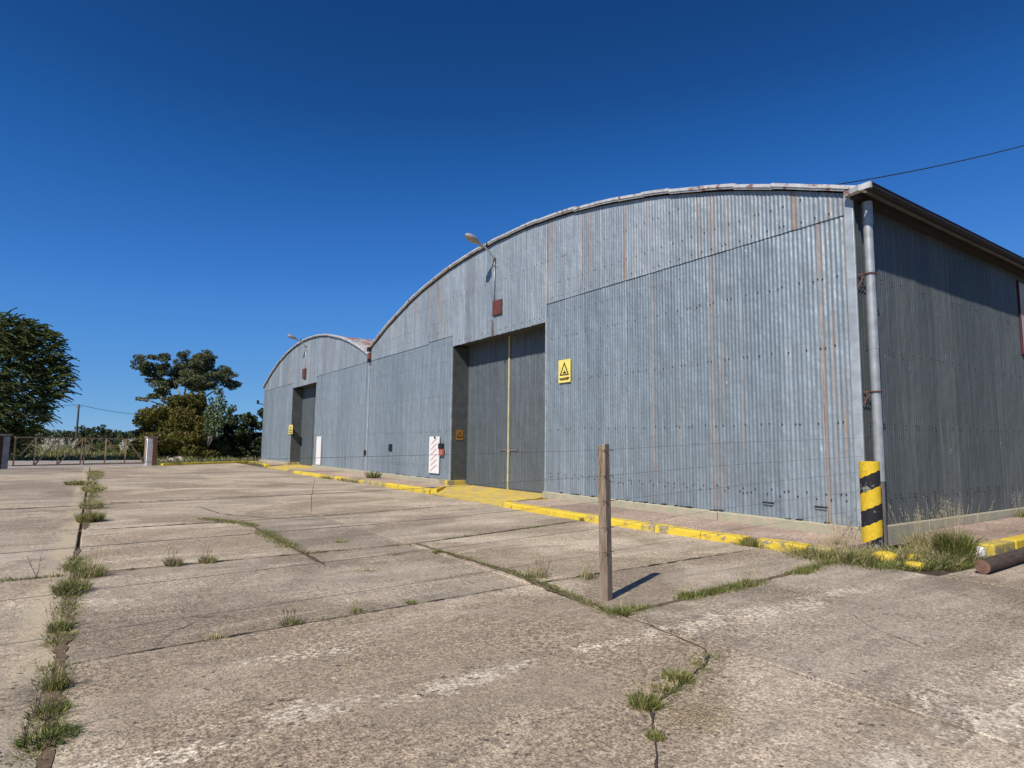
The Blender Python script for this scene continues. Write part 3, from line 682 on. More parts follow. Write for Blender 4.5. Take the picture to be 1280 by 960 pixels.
def wallY(root, y0, y1, zt=6.06):
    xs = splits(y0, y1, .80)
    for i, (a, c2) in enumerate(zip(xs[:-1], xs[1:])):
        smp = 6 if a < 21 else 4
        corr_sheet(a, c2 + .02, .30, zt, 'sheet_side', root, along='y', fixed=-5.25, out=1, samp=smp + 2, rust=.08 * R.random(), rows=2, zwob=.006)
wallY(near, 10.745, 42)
screws(near, [(z, 0) for z in (.72, .80, 2.03, 3.36, 4.66)], [(10.9, 20)], 'y', step=.42)
bb = MB()
for i in range(14):
    bb2 = MB(); bb2.prism([(-5.155, 10.62 + i * 2.24), (-5.155, 10.612 + (i + 1) * 2.24), (-5.4, 10.612 + (i + 1) * 2.24), (-5.4, 10.62 + i * 2.24)][::1], -.05, .292)
    bb2.f = [f[::-1] for f in bb2.f]; bevel(bb2.build('plinth', 'plinth', near), .012)
roof(near, XL, -4.90, c1, t1, R1, 10.64, 42, 'roof', .15)
# eave: fascia board under the roof edge and half-round gutter
bb = MB(); bb.box((-5.235, 10.66, 5.94), (-5.10, 42, 6.05)); bb.build('eave_beam', 'gutter', near)
def gutter(x, z, y0, y1, w=.17):
    n = int((y1 - y0) / 2.4)
    g = None
    for i in range(n):
        a = y0 + (y1 - y0) * i / n; c2 = y0 + (y1 - y0) * (i + 1) / n + .04; bb = MB(); vs = []
        e = (i % 2) * .004
        sh = [(-w * .5, .05), (-w * .5, -.02), (-w * .3, -.055 - e), (w * .25, -.055 - e), (w * .5 + e, -.01), (w * .5 + e, .04), (w * .5 + .015 + e, .05), (w * .5 + e - .006, .058), (w * .5 - .012, .04), (w * .5 - .012, -.004), (w * .22, -.045), (-w * .28, -.045), (-w * .5 + .012, -.01), (-w * .5 + .012, .05)]
        for y in (a, c2):
            for dx, dz in sh: vs.append((x + dx, y, z + dz))
        n_ = len(sh)
        bb.add(vs, [(q, n_ + q, n_ + (q + 1) % n_, (q + 1) % n_) for q in range(n_)] + [tuple(range(n_)), tuple(range(2 * n_ - 1, n_ - 1, -1))])
        bb.build('gutter', 'gutter', near)
gutter(-4.85, 5.995, 10.44, 42, .135)
bb = MB(); bb.prism([(-4.97, 10.41), (-4.775, 10.41), (-4.77, 10.46), (-4.97, 10.46)], 5.945, 6.045); bb.build('gutter_end', 'edge', near)
bb = MB(); vs = []
bb.prism([(-5.30, 10.578), (-4.965, 10.45), (-4.965, 10.60), (-5.30, 10.66)], 5.985, 6.07); bb.build('edge_flashing', 'edge', near)
# downpipe
dp = MB(); px, py = -5.085, 10.93
dp.tube([(px, py, 5.90), (px, py, 5.50)], .084, 20); D = dp.build('downpipe', 'pipe', near, smooth=False)
for z0, z1, r, mt in ((5.52, 4.3, .075, 'pipe'), (4.34, 3.3, .078, 'pipe'), (3.34, 1.98, .075, 'pipe'), (2.02, 1.06, .079, 'pipe'), (1.08, .02, .068, 'pipe_low')):
    bb = MB(); bb.tube([(px, py, z0), (px, py, z1)], r, 20); o = bb.build('pipe_section', mt, D, smooth=True)
    md = o.modifiers.new('e', 'EDGE_SPLIT')
for z in (4.62, 2.57):
    bb = MB(); bb.tube([(px + .093 * math.cos(t * math.pi / 8), py + .093 * math.sin(t * math.pi / 8), z) for t in range(17)], .011, 6)
    bb.bar((px - .09, py - .06, z), (-5.26, py - .10, z), .02); bb.bar((px - .06, py - .09, z - .03), (-5.25, py - .16, z - .27), .014); bb.bar((px - .09, py - .03, z), (-5.25, py - .04, z - .20), .012)
    bb.build('pipe_bracket', 'rust', D)
# small slots cut low in the sheets (dark vents with lifted lip)
for x, z in ((-7.03, .55), (-6.0, .56)):
    bb = MB(); bb.box((x - .11, 10.700, z - .012), (x + .11, 10.738, z + .018)); v = bb.build('vent_slot', 'black', near)
    bb = MB(); bb.bar((x - .10, 10.698, z - .02), (x + .12, 10.698, z - .02), .004, .010); bb.build('lip', 'flash', v)
for x, z, w, h in ((-28.17, 1.14, .16, .26), (-25.2, 1.42, .16, .30)):
    bb = MB(); bb.prism([(x - w, 10.69), (x + w, 10.69), (x + w, 10.728), (x - w, 10.728)], z - h * .5, z + h * .5); bb.build('hatch', 'black', near)
# broken scraps of mortar and soil along the sheet feet
bb = MB()
for x in [R.uniform(-13.5, -5.5) for _ in range(34)] + [R.uniform(-27, -20.5) for _ in range(16)]:
    w = R.uniform(.015, .07); h = R.uniform(.008, .03); bb.prism([(x - w, 10.66), (x + w, 10.65), (x + w * .5, 10.725), (x - w * .7, 10.72)], .285, .293 + h)
stuff(bb.build('mortar_crumbs', 'gutter', near))
# back and hidden sides
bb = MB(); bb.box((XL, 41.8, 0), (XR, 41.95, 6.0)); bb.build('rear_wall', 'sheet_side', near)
# framed light panel high on the shaded wall
bb = MB(); bb.box((-5.24, 18.64, 3.98), (-5.21, 20.6, 5.75)); hp = bb.build('wall_hatch', m_simple('hatch_grey', (0.36, 0.35, 0.33), .15, 3), near)
for lo, hi in (((-5.24, 18.60, 3.94), (-5.20, 18.64, 5.80)), ((-5.24, 18.64, 3.94), (-5.20, 20.6, 3.98)), ((-5.24, 20.6, 3.94), (-5.20, 20.64, 5.80))):
    bb = MB(); bb.box(lo, hi); bb.build('hatch_frame', 'hatch_red', hp)

# ---- far hall
far = thing('warehouse', (-39.1, 10.74, 0), 'farther grey corrugated hall on the left with rust-red patches on its arched roof', 'warehouse', 'twin arched metal halls')
c2_, t2_, R2_ = -39.15, 8.13, 28.7
facade(far, XE, XL - .02, -41.85, -36.45, c2_, t2_, R2_, 6, [(-39, 1.2, 0), (-37.5, 1, 0), (-42.5, 1.1, 0), (-44.8, 1.2, 0), (-47, 1.2, 0), (-34, 1, 0), (-31, 1, 0), (-35.5, 1.2, 0)])
flashing(far, XE - .05, XL - .1, c2_, t2_, R2_, 18)
screws(far, [(z, 0) for z in (.8, 2.05, 3.4, 4.66)], [(-36, -28.2), (-50, -42)], step=.5)
doorway(far, -41.85, -36.45); leafdoor(far, -41.85, -36.45, -39.15, samp=5)
plinth(far, -36.45, XL - .01); plinth(far, XE, -42.45)
roof(far, XE, XL, c2_, t2_, R2_, 10.64, 42, 'roof_rust', .15)
bb = MB(); bb.box((XE, 10.76, 0), (XE + .05, 42, 5.9)); bb.build('side_wall', 'sheet_side', far)
bb = MB(); bb.box((XE + .06, 41.8, 0), (XL - .02, 41.95, 6.0)); bb.build('rear_wall', 'sheet_side', far)
bb = MB(); bb.box((-28.10, 10.70, .3), (-27.93, 10.735, 5.5)); bb.build('joint_strip', 'flash', far)
# valley outlet between the arches
bb = MB(); bb.box((-28.05, 10.60, 5.62), (-27.80, 10.72, 5.92)); vo = bb.build('valley_outlet', 'rust', far)
bb = MB(); bb.box((-28.03, 10.56, 5.98), (-27.80, 10.69, 6.18)); bb.build('outlet_collar', 'black', vo)
bb = MB(); bb.tube([(-27.92, 10.62, 5.62), (-27.92, 10.62, 5.45)], .07, 8); bb.build('outlet_pipe', 'black', vo)
# insulator bracket on the far corner
bb = MB(); bb.bar((-50.3, 10.7, 4.5), (-50.75, 10.4, 4.62), .06); bb.tube([(-50.75, 10.4, 4.55), (-50.75, 10.4, 4.85)], .09, 8); bb.bar((-50.3, 10.7, 4.2), (-50.5, 10.6, 4.2), .1)
bb.build('cable_bracket', 'black', far)

# ------------------------------------------------------------------ wall lamps
def wall_lamp(x, z, y, label, sc=1.0):
    t = thing('wall_lamp', (x, y, z), label, 'lamp', 'street-style lamps above the hall doors')
    bb = MB(); bb.tube([(x, 10.675, z - 1.52), (x, 10.675, z - .1)], .017, 8); bb.build('conduit', 'lamp_metal', t, smooth=True)
    bb = MB(); P = [(x, 10.66, z - .12), (x, 10.60, z), (x, 10.48, z + .14), (x, 10.32, z + .25), (x, 10.12, z + .33)]
    bb.tube(P, .026, 8); bb.build('arm', 'lamp_metal', t, smooth=True)
    bb = MB(); bb.box((x - .035, 10.66, z - .12), (x + .035, 10.705, z - .02)); bb.bar((x - .09, 10.66, z - .3), (x + .09, 10.66, z - .3), .02); bb.build('mounting_plate', 'rust', t)
    bb = MB(); bb.tube([(x, 10.36, z + .29), (x, 10.36, z + .44)], [.035, .025], 8); bb.build('photocell', 'black', t, smooth=True)
    # head: cobra shape, shell above, lens below
    d = Vector((0, -1, .42)).normalized(); u = Vector((1, 0, 0)); w = u.cross(d) * -1
    if w.z < 0: w = -w
    o = Vector((x, 10.22, z + .27)); st = [(0, .035, .04), (.10, .05, .06), (.20, .065, .08), (.30, .115, .115), (.42, .165, .135), (.55, .17, .125), (.66, .135, .09), (.73, .07, .045), (.75, .02, .01)]
    sh = MB(); vs = []; n = 9
    for s, a, h in st:
        for j in range(n):
            th = math.pi * j / (n - 1); vs.append(o + d * s + u * (a * math.cos(th)) + w * (h * math.sin(th)))
    sh.add(vs, [(i * n + j, i * n + j + 1, (i + 1) * n + j + 1, (i + 1) * n + j) for i in range(len(st) - 1) for j in range(n - 1)])
    hd = sh.build('lamp_head', 'lamp_metal', t, smooth=True)
    ln = MB(); vs = []
    for s, a, h in st:
        dep = .03 + (0.075 * max(0, 1 - ((s - .5) / .26) ** 2) if s > .24 else 0)
        for j in range(n):
            th = math.pi * j / (n - 1); vs.append(o + d * s + u * (a * .98 * math.cos(th)) - w * (dep * math.sin(th)))
    ln.add(vs, [(i * n + j, (i + 1) * n + j, (i + 1) * n + j + 1, i * n + j + 1) for i in range(len(st) - 1) for j in range(n - 1)], 0)
    ln.build('lens', 'glass_lens', hd, smooth=True)
    return t
wall_lamp(-16.85, 7.84, 10.6, 'grey street lamp jutting out over the nearer hall door')
wall_lamp(-39.0, 7.69, 10.6, 'small grey street lamp on the far arched gable')

# ------------------------------------------------------------------ signs and boxes on the facade
def hazard_sign(x0, x1, z0, z1, y, label, ang=0):
    t = thing('warning_sign', (x0, y, z0), label, 'sign', 'yellow triangle warning signs')
    bb = MB(); bb.box((x0, y - .012, z0), (x1, y, z1)); bb.build('plate', 'yellow_sign', t)
    W_, H_ = x1 - x0, z1 - z0; cx = (x0 + x1) / 2
    def tri(s, zc): return [(cx - s * W_, zc - .22 * H_ * s / .40), (cx + s * W_, zc - .22 * H_ * s / .40), (cx, zc + .36 * H_ * s / .40)]
    zc = z0 + H_ * .55
    A = [(cx - .40 * W_, z0 + .31 * H_), (cx + .40 * W_, z0 + .31 * H_), (cx, z0 + .91 * H_)]
    B = [(cx - .27 * W_, z0 + .365 * H_), (cx + .27 * W_, z0 + .365 * H_), (cx, z0 + .785 * H_)]
    yy = y - .0150
    bb = MB()
    for i in range(3):
        j = (i + 1) % 3; bb.add([(A[i][0], yy, A[i][1]), (A[j][0], yy, A[j][1]), (B[j][0], yy, B[j][1]), (B[i][0], yy, B[i][1])], [(0, 1, 2, 3)])
    bb.build('triangle_outline', 'black', t)
    # striking figure: hand over block
    bb = MB(); s = W_
    bb.add([(cx - .17 * s, yy, z0 + .395 * H_), (cx + .16 * s, yy, z0 + .395 * H_), (cx + .15 * s, yy, z0 + .45 * H_), (cx + .05 * s, yy, z0 + .47 * H_), (cx + .03 * s, yy, z0 + .57 * H_), (cx - .03 * s, yy, z0 + .47 * H_), (cx - .14 * s, yy, z0 + .43 * H_)], [tuple(range(7))])
    bb.build('pictogram', 'black', t)
    bb = MB()                                                        # dark cartouche with a pale bar of unreadable print
    bb.add([(cx - .42 * s, yy, z0 + .17 * H_), (cx - .30 * s, yy, z0 + .10 * H_), (cx + .30 * s, yy, z0 + .10 * H_), (cx + .42 * s, yy, z0 + .17 * H_), (cx + .42 * s, yy, z0 + .21 * H_), (cx + .28 * s, yy, z0 + .22 * H_), (cx - .28 * s, yy, z0 + .20 * H_), (cx - .42 * s, yy, z0 + .20 * H_)], [tuple(range(8))])
    bb.build('caption_bar', 'black', t)
    bb = MB(); bb.add([(cx - .25 * s, yy - .003, z0 + .13 * H_), (cx + .25 * s, yy - .003, z0 + .13 * H_), (cx + .25 * s, yy - .003, z0 + .185 * H_), (cx - .25 * s, yy - .003, z0 + .185 * H_)], [(0, 1, 2, 3)])
    bb.build('caption_print', 'orange_sign', t)
    return t
hazard_sign(-13.42, -12.90, 3.34, 3.98, 10.70, 'yellow warning sign with black triangle, right of the tall door')
def jamb_sign(X, y0, y1, z0, z1, label):
    t = thing('warning_sign', (X, y0, z0), label, 'sign', 'yellow triangle warning signs')
    bb = MB(); bb.box((X, y0, z0), (X + .012, y1, z1)); bb.build('plate', 'orange_sign' if X > -30 else 'yellow_sign', t)
    cy = (y0 + y1) / 2; h = z1 - z0; w = y1 - y0; xx = X + .015
    A = [(cy - .40 * w, z0 + .22 * h), (cy + .40 * w, z0 + .22 * h), (cy, z0 + .88 * h)]; B = [(cy - .24 * w, z0 + .31 * h), (cy + .24 * w, z0 + .31 * h), (cy, z0 + .70 * h)]
    bb = MB()
    for i in range(3):
        j = (i + 1) % 3; bb.add([(xx, A[i][0], A[i][1]), (xx, A[j][0], A[j][1]), (xx, B[j][0], B[j][1]), (xx, B[i][0], B[i][1])], [(0, 1, 2, 3)])
    bb.build('triangle_outline', 'black', t)
jamb_sign(-19.715, 10.93, 11.23, 1.75, 2.12, 'small dark amber sign on the left jamb of the nearer door')
hazard_sign(-42.1, -41.15, 2.14, 2.74, 10.66, 'yellow warning sign on the left edge of the far door')

t = thing('wall_box', (-16.65, 10.68, 5.85), 'square rust-red metal plate box above the nearer tall door', 'box', 'rust-red boxes above the doors')
bb = MB(); bb.box((-16.92, 10.655, 5.84), (-16.38, 10.70, 6.34)); bevel(bb.build('box_body', 'red_box', t), .012)
bb = MB(); bb.box((-16.89, 10.648, 5.87), (-16.41, 10.655, 6.31)); bb.build('lid', 'red_box', t)
bb = MB(); bb.tube([(-16.9, 10.64, 5.72), (-16.9, 10.66, 5.15)], .02, 6); bb.build('conduit', 'rust', t)
t = thing('wall_box', (-39.0, 10.68, 5.7), 'small dark red box above the far hall door', 'box', 'rust-red boxes above the doors')
bb = MB(); bb.box((-39.3, 10.60, 5.62), (-38.7, 10.70, 6.22)); bevel(bb.build('box_body', 'red_box', t), .012)
bb = MB(); bb.box((-39.25, 10.592, 5.67), (-38.75, 10.60, 6.17)); bb.build('lid', 'red_box', t)

t = thing('striped_panel', (-21.0, 10.70, .5), 'tall white panel with faded red diagonal stripes left of the nearer door', 'panel')
bb = MB(); bb.box((-21.34, 10.665, .50), (-20.52, 10.695, 1.88)); bb.build('panel', 'white', t)
for k in range(6):
    z = .58 + k * .20; bb = MB(); bb.add([(-21.22, 10.661, z), (-21.12, 10.661, z - .0), (-20.66, 10.661, z + .24), (-20.76, 10.661, z + .24)], [(0, 1, 2, 3)])
    bb.build('stripe', 'red_strip', t)
bb = MB(); bb.box((-20.94, 10.655, 1.80), (-20.82, 10.664, 1.88)); bb.build('bolt', 'black', t)
bb = MB(); bb.box((-35.9, 10.68, .34), (-35.05, 10.705, 1.95)); tag(bb.build('white_panel', 'white'), 'tall plain white panel right of the far hall door', 'panel')
t = thing('switch_box', (-20.35, 10.7, 1.2), 'little red and black switch box beside the striped white panel', 'switch box')
bb = MB(); bb.box((-20.48, 10.63, 1.18), (-20.18, 10.70, 1.42)); bb.build('box_body', m_simple('brick_red', (.42, .12, .09), .2, 9), t)
bb = MB(); bb.box((-20.50, 10.61, 1.42), (-20.22, 10.70, 1.62)); bb.build('cover', 'black', t)

# ------------------------------------------------------------------ post, wires, bollard, log
t = thing('fence_post', (-4.885, 4.53, 0), 'weathered square wooden post standing alone in the concrete yard', 'post')
bb = MB(); vs = []; k = 16; w = .046
for i in range(k + 1):
    z = -.05 + 1.66 * i / k; tx = .012 * (i / k); ty = -.05 * (i / k) + .045
    ww = w * (1.06 if i < k - 3 else 1.0)
    for sx, sy in ((-1, -1), (1, -1), (1, 1), (-1, 1)):
        ca, sa = math.cos(.25), math.sin(.25); jx, jy = sx * ww + .004 * nz(i * .9, sx, 1, sy), sy * ww + .004 * nz(i * .9, sy, 1, sx + 4)
        vs.append((-4.885 + tx + jx * ca - jy * sa, 4.50 + ty + jx * sa + jy * ca, z + (.012 * sx if i == k else 0)))
bb.add(vs, [(i * 4 + j, i * 4 + (j + 1) % 4, (i + 1) * 4 + (j + 1) % 4, (i + 1) * 4 + j) for i in range(k) for j in range(4)] + [(k * 4, k * 4 + 1, k * 4 + 2, k * 4 + 3)])
bevel(bb.build('post_body', 'wood', t), .006)
bb = MB()
for z in (1.55, 1.28, 1.02, .745, .495): bb.tube([(-4.82, 4.44, z), (-4.81, 4.52, z + .01), (-4.83, 4.60, z)], .004, 5)
bb.build('staple', 'rust', t)
WZ = [(1.30, 1.44, 1.50, 1.555, 1.65, 1.78), (1.06, 1.175, 1.215, 1.285, 1.37, 1.49), (.80, .915, .945, 1.02, 1.10, 1.25), (.52, .635, .69, .745, .84, .95), (.30, .375, .425, .495, .565, .66)]
for k, zz in enumerate(WZ):
    ys = (-6, -.4, 2.3, 4.5, 6.4, 10.36); P = []
    for j in range(61):
        y = ys[0] + (ys[-1] - ys[0]) * j / 60; z = 0
        for i_ in range(5):
            if ys[i_] <= y <= ys[i_ + 1]: u = (y - ys[i_]) / (ys[i_ + 1] - ys[i_]); z = zz[i_] + (zz[i_ + 1] - zz[i_]) * u; break
        P.append([-4.835 - .02 * max(0, y - 4.5), y, z])
    for _ in range(3):
        for j in range(1, 60): P[j][2] = (P[j - 1][2] + P[j][2] * 2 + P[j + 1][2]) / 4
    bb = MB(); bb.tube(P, .0016, 5)
    lab = ['highest of the five thin wires through the wooden post', 'second wire from the top through the wooden post', 'middle wire of the five through the wooden post', 'second lowest wire through the wooden post', 'lowest of the five thin wires through the wooden post'][k]
    tag(bb.build('fence_wire', 'wire', smooth=True), lab, 'wire', 'thin wires strung through the wooden post')
# the yard-side end post of the wires, off to the left
bb = MB(); bb.box((-4.94, -6.06, -.1), (-4.82, -5.94, 1.62)); bevel(tag(bb.build('fence_post', 'wood'), 'square wooden end post of the wires beyond the picture edge', 'post'), .006)

BX, BY, BR, BH = -4.98, 10.37, .148, 1.40
t = thing('bollard', (BX, BY, 0), 'round concrete bollard with yellow and black spiral bands at the hall corner', 'bollard')
n = 40; a_cam = math.atan2(-BY, -BX)
def bz(z, a):
    da = (a - a_cam + math.pi) % (2 * math.pi) - math.pi
    return z + .075 * math.sin(da)
lv = [-.10, .17, .42, .67, .95, 1.195, 1.50]; cols = [0, 1, 0, 1, 0, 1]
body = MB()
for q in range(6):
    sub_ = 3
    for r_ in range(sub_):
        z0_ = lv[q] + (lv[q + 1] - lv[q]) * r_ / sub_; z1_ = lv[q] + (lv[q + 1] - lv[q]) * (r_ + 1) / sub_
        for j_ in range(n):
            A_ = []
            for zz_, jj in ((z0_, j_), (z0_, j_ + 1), (z1_, j_ + 1), (z1_, j_)):
                a = 2 * math.pi * jj / n; z = min(BH, max(-.05, bz(zz_, a) + .006 * math.sin(a * 9 + zz_ * 40)))
                A_.append((BX + BR * math.cos(a), BY + BR * math.sin(a), z))
            if A_[3][2] - A_[0][2] < 1e-5 and A_[2][2] - A_[1][2] < 1e-5: continue
            body.add(A_, [(0, 1, 2, 3)], cols[q])
body.add([(BX + BR * math.cos(2 * math.pi * j_ / n), BY + BR * math.sin(2 * math.pi * j_ / n), BH) for j_ in range(n)], [tuple(range(n))], 1)
o = body.build('bollard_body', ['black_band', 'yellow_band'], t)
# broken yellow kerb lumps near the corner
def lump(cx, cy, lx, ly, h, lab, mt='yellow'):
    bb = MB(); n = 12; vs = []
    for k, (s, z) in enumerate(((1.05, -.02), (.98, h * .4), (.80, h * .82), (.42, h))):
        for j in range(n):
            a = 2 * math.pi * j / n; q = 1 + .13 * nz(math.cos(a) * 1.5 + cx, math.sin(a) * 1.5 + cy, 1, k)
            ca = abs(math.cos(a)) ** .6 * (1 if math.cos(a) > 0 else -1); sa = abs(math.sin(a)) ** .6 * (1 if math.sin(a) > 0 else -1)
            vs.append((cx + lx * s * ca * q, cy + ly * s * sa * q, z))
    bb.add(vs, [(k * n + j, k * n + (j + 1) % n, (k + 1) * n + (j + 1) % n, (k + 1) * n + j) for k in range(3) for j in range(n)] + [tuple(3 * n + j for j in range(n))])
    tag(bb.build('kerb_fragment', mt, smooth=True), lab, 'kerb stone', 'broken yellow kerb lumps')
lump(-4.50, 9.72, .16, .17, .10, 'yellow kerb lump just right of the striped bollard foot')
lump(-4.30, 10.12, .12, .15, .06, 'farther of the two small yellow lumps among the weeds')
lump(-4.02, 9.50, .12, .13, .05, 'nearer of the two small yellow lumps among the weeds')
lump(-3.87, 11.32, .07, .07, .13, 'pale broken end of the side kerb behind the log', 'whitewash')

t = thing('log', (-3.3, 9.7, 0), 'dark round timber log lying on the ground at the right edge', 'log')
bb = MB(); P = [Vector((-3.27, 9.62, .095)), Vector((-3.29, 10.3, .097)), Vector((-3.32, 11.2, .10)), Vector((-3.37, 12.3, .10)), Vector((-3.42, 13.2, .10))]
bb.tube(P, [.088, .092, .09, .094, .09], 16, cap=False); bb.build('trunk', 'wood_log', t, smooth=True)
for p, q in ((P[0], -1), (P[-1], 1)):
    bb = MB(); bb.add([(p.x + .088 * math.cos(a * math.pi / 8), p.y, p.z + .088 * math.sin(a * math.pi / 8)) for a in range(16)], [tuple(range(16))]); bb.build('cut_end', 'wood_end', t)
# twigs and the dead stalk in the middle of the yard
bb = MB(); bb.tube([(-14.47, 4.25, 0), (-14.45, 4.24, .35), (-14.40, 4.28, .75)], [.008, .007, .004], 5); bb.tube([(-14.46, 4.24, .4), (-14.3, 4.3, .55)], .003, 4)
tag(bb.build('dead_stalk', 'stalk'), 'single thin dead stalk standing upright in a yard joint', 'weed')

# overhead cables
def cable(pts, r, lab):
    bb = MB(); bb.tube(pts, r, 5, cap=False); tag(bb.build('overhead_cable', 'cable', smooth=True), lab, 'cable')
P0, P1, P2 = Vector((-6.24, 11.71, 6.80)), Vector((-5.38, 14.28, 7.56)), Vector((-3.2, 21.6, 10.35))
def quad(u, a, b2, c, ub): # lagrange through u=0, ub, 1
    return a * ((u - ub) * (u - 1) / (ub)) + b2 * (u * (u - 1) / (ub * (ub - 1))) + c * (u * (u - ub) / (1 - ub))
cable([quad(i / 24, P0, P1, P2, .27) for i in range(25)], .012, 'black cable rising from the roof edge to the upper right')

# ------------------------------------------------------------------ gate and its piers
GA, GB = Vector((-42.9, -3.8, 0)), Vector((-45.9, 3.1, 0)); gd = (GB - GA).normalized(); gn = Vector((gd.y, -gd.x, 0))
if gn.x < 0: gn = -gn
def gp(s, z, o=0): p = GA + gd * s + gn * o; return Vector((p.x, p.y, z))
def gate_leaf(s0, s1, verts, diags, label):
    t = thing('gate_leaf', gp(s0, 0), label, 'gate', 'two leaves of the steel gate')
    for z in (1.70, .16):
        bb = MB(); bb.bar(gp(s0, z), gp(s1, z), .06, .06); bb.build('rail', 'gate', t)
    for s in [s0 + .03, s1 - .03] + verts:
        bb = MB(); bb.bar(gp(s, .13, .003), gp(s, 1.67, .003), .085, .07); bb.build('upright', 'gate', t)
    for a, za, c2, zc in diags:
        bb = MB(); bb.bar(gp(a, za, .01), gp(c2, zc, .01), .07, .07); bb.build('brace', 'gate', t)
gate_leaf(.22, 3.52, [1.19, 2.31], [(.50, .68, 1.17, 1.64), (1.24, .20, 2.28, 1.62), (2.36, .22, 3.48, 1.64)], 'left leaf of the rusty tubular steel gate')
gate_leaf(3.62, 7.12, [4.79, 5.93], [(3.72, 1.62, 4.2, 1.05), (4.84, 1.64, 5.56, .70), (6.0, 1.64, 7.08, .20)], 'right leaf of the rusty tubular steel gate')
M['brick_shaded'] = m_simple('brick_shaded', (0.07, 0.035, 0.025), 0.3, 9, 0.9)  # darker copy of the brick: the pier's shadow side put into the colour
def pier(s0, s1, w0, w1, lab, wm):
    t = thing('gate_pier', gp((s0 + s1) / 2, 0), lab, 'pier', 'brick gate piers')
    def pr(a, c2, o0, o1, z0, z1, nm, mt):
        bb = MB(); P = [gp(a, 0, o0), gp(c2, 0, o0), gp(c2, 0, o1), gp(a, 0, o1)]; bb.prism([(p.x, p.y) for p in P][::-1], z0, z1); bb.build(nm, mt, t)
    pr(s0, s1, -.17, .17, -.1, 1.78, 'brick_column', 'brick' if wm == 'whitewash' else 'brick_shaded'); pr(w0, w1, -.12, .14, -.1, 1.74, 'whitewashed_post', wm)
    pr(min(s0, w0) - .04, max(s1, w1) + .04, -.2, .2, 1.78, 1.87, 'cap', 'gpost')
pier(7.505, 7.78, 7.17, 7.50, 'brick gate pier with a bright white post on its left side', 'whitewash')
pier(-.95, -.33, -.327, -.03, 'brick gate pier coloured dark for shade, with a dirty white post at the left edge', 'whitewash_dirty')

# ------------------------------------------------------------------ far yard edge: mound, posts, pole
bb = MB(); n = 20; vs = [(-60.9, 7.1, .34)]
for k, (s, z) in enumerate(((.45, .26), (.8, .10), (1.05, -.1))):
    for j in range(n):
        a = 2 * math.pi * j / n; q = s * (1 + .18 * nz(math.cos(a) * 2, math.sin(a) * 2, 1, k)); vs.append((-60.9 + 1.5 * q * math.cos(a), 7.1 + 2.3 * q * math.sin(a), z + .05 * nz(j, k, .8)))
bb.add(vs, [(0, 1 + j, 1 + (j + 1) % n) for j in range(n)] + [(1 + k * n + j, 1 + (k + 1) * n + j, 1 + (k + 1) * n + (j + 1) % n, 1 + k * n + (j + 1) % n) for k in range(2) for j in range(n)])
tag(bb.build('rubble_mound', 'mound', smooth=True), 'low pale grey heap of rubble in the grass behind the kerb', 'rubble')
def rpost(x, y, h, lab, mt='gpost'):
    bb = MB(); bb.box((x - .09, y - .09, -.12), (x + .09, y + .09, h)); tag(bb.build('boundary_post', mt), lab, 'post', 'boundary fence posts')
rpost(-61.6, 9.38, 1.85, 'weathered concrete post in front of the dark hedge'); 
rpost(-63.5, 3.6, 1.9, 'thin dark post behind the right leaf of the gate', 'pole')
t = thing('utility_pole', (-116.6, -2.35, 0), 'slim wooden utility pole standing far off in the field', 'pole')
bb = MB(); bb.tube([(-116.6, -2.35, -.1), (-116.6, -2.35, 6.95)], [.16, .12], 8); bb.build('shaft', 'pole', t)
bb = MB(); bb.bar((-116.9, -2.7, 6.7), (-116.3, -2.0, 6.7), .1); bb.tube([(-116.6, -2.3, 6.9), (-116.6, -2.3, 7.1)], .08, 6); bb.build('insulator', 'pole', t)
def sagc(a, c, sag, n=16): a = Vector(a); c = Vector(c); return [a.lerp(c, i / n) - Vector((0, 0, sag * 4 * (i / n) * (1 - i / n))) for i in range(n + 1)]
cable(sagc((-116.6, -2.35, 7.05), (-123, -22, 7.1), .5), .035, 'thin dark cable running left from the far utility pole')
cable(sagc((-116.6, -2.35, 7.05), (-106, 17, 6.5), 1.2), .035, 'thin dark cable sagging right from the far utility pole')

# ------------------------------------------------------------------ vegetation
RV = Vector((.5625, .8267, 0)).normalized(); FV = Vector((-.8267, .5625, 0)).normalized()   # picture-right and picture-depth on the ground
def vp(px, py, D):      # design plane of the far planting, D metres ahead
    hy = 550 + (px - 118) * .01147
    return RV * ((px - 640) * D / 764) + FV * D + Vector((0, 0, 1.6 + (hy - py) * D / 764))
def rv(r): 
    while 1:
        v = Vector((r.uniform(-1, 1), r.uniform(-1, 1), r.uniform(-1, 1)))
        if .05 < v.length < 1: return v
def leaves(blobs, size, dens, rr, mats=2, aspect=.5, dirv=None, dirw=0.0, shell=.55, maxn=60000):
    """blobs: (centre, (rx, ry, rz)); many small leaf-shaped faces spread through them"""
    bb = MB(); tot = 0
    for c, r in blobs:
        n = int(dens * (r[0] * r[1] + r[0] * r[2] + r[1] * r[2]))
        for _ in range(n):
            v = rv(rr); q = v.length; v = v / q * (q ** shell)
            if nz(v.x * 2.3 + c.x, v.y * 2.3 + c.y, 1, v.z * 2.3 + c.z) < -.22: continue
            p = c + Vector((v.x * r[0], v.y * r[1], v.z * r[2]))
            s = size * rr.uniform(.55, 1.35)
            a = rv(rr).normalized()
            if dirv is not None: a = (a * (1 - dirw) + dirv * dirw).normalized()
            b2 = a.cross(rv(rr)).normalized()
            if b2.length < .1: continue
            mi = 0 if rr.random() < .68 else 1
            if v.z > .25 and rr.random() < .35: mi = 1
            bb.add([p - a * s, p + b2 * s * aspect, p + a * s, p - b2 * s * aspect], [(0, 1, 2, 3)], mi)
            tot += 1
            if tot > maxn: return bb
    return bb
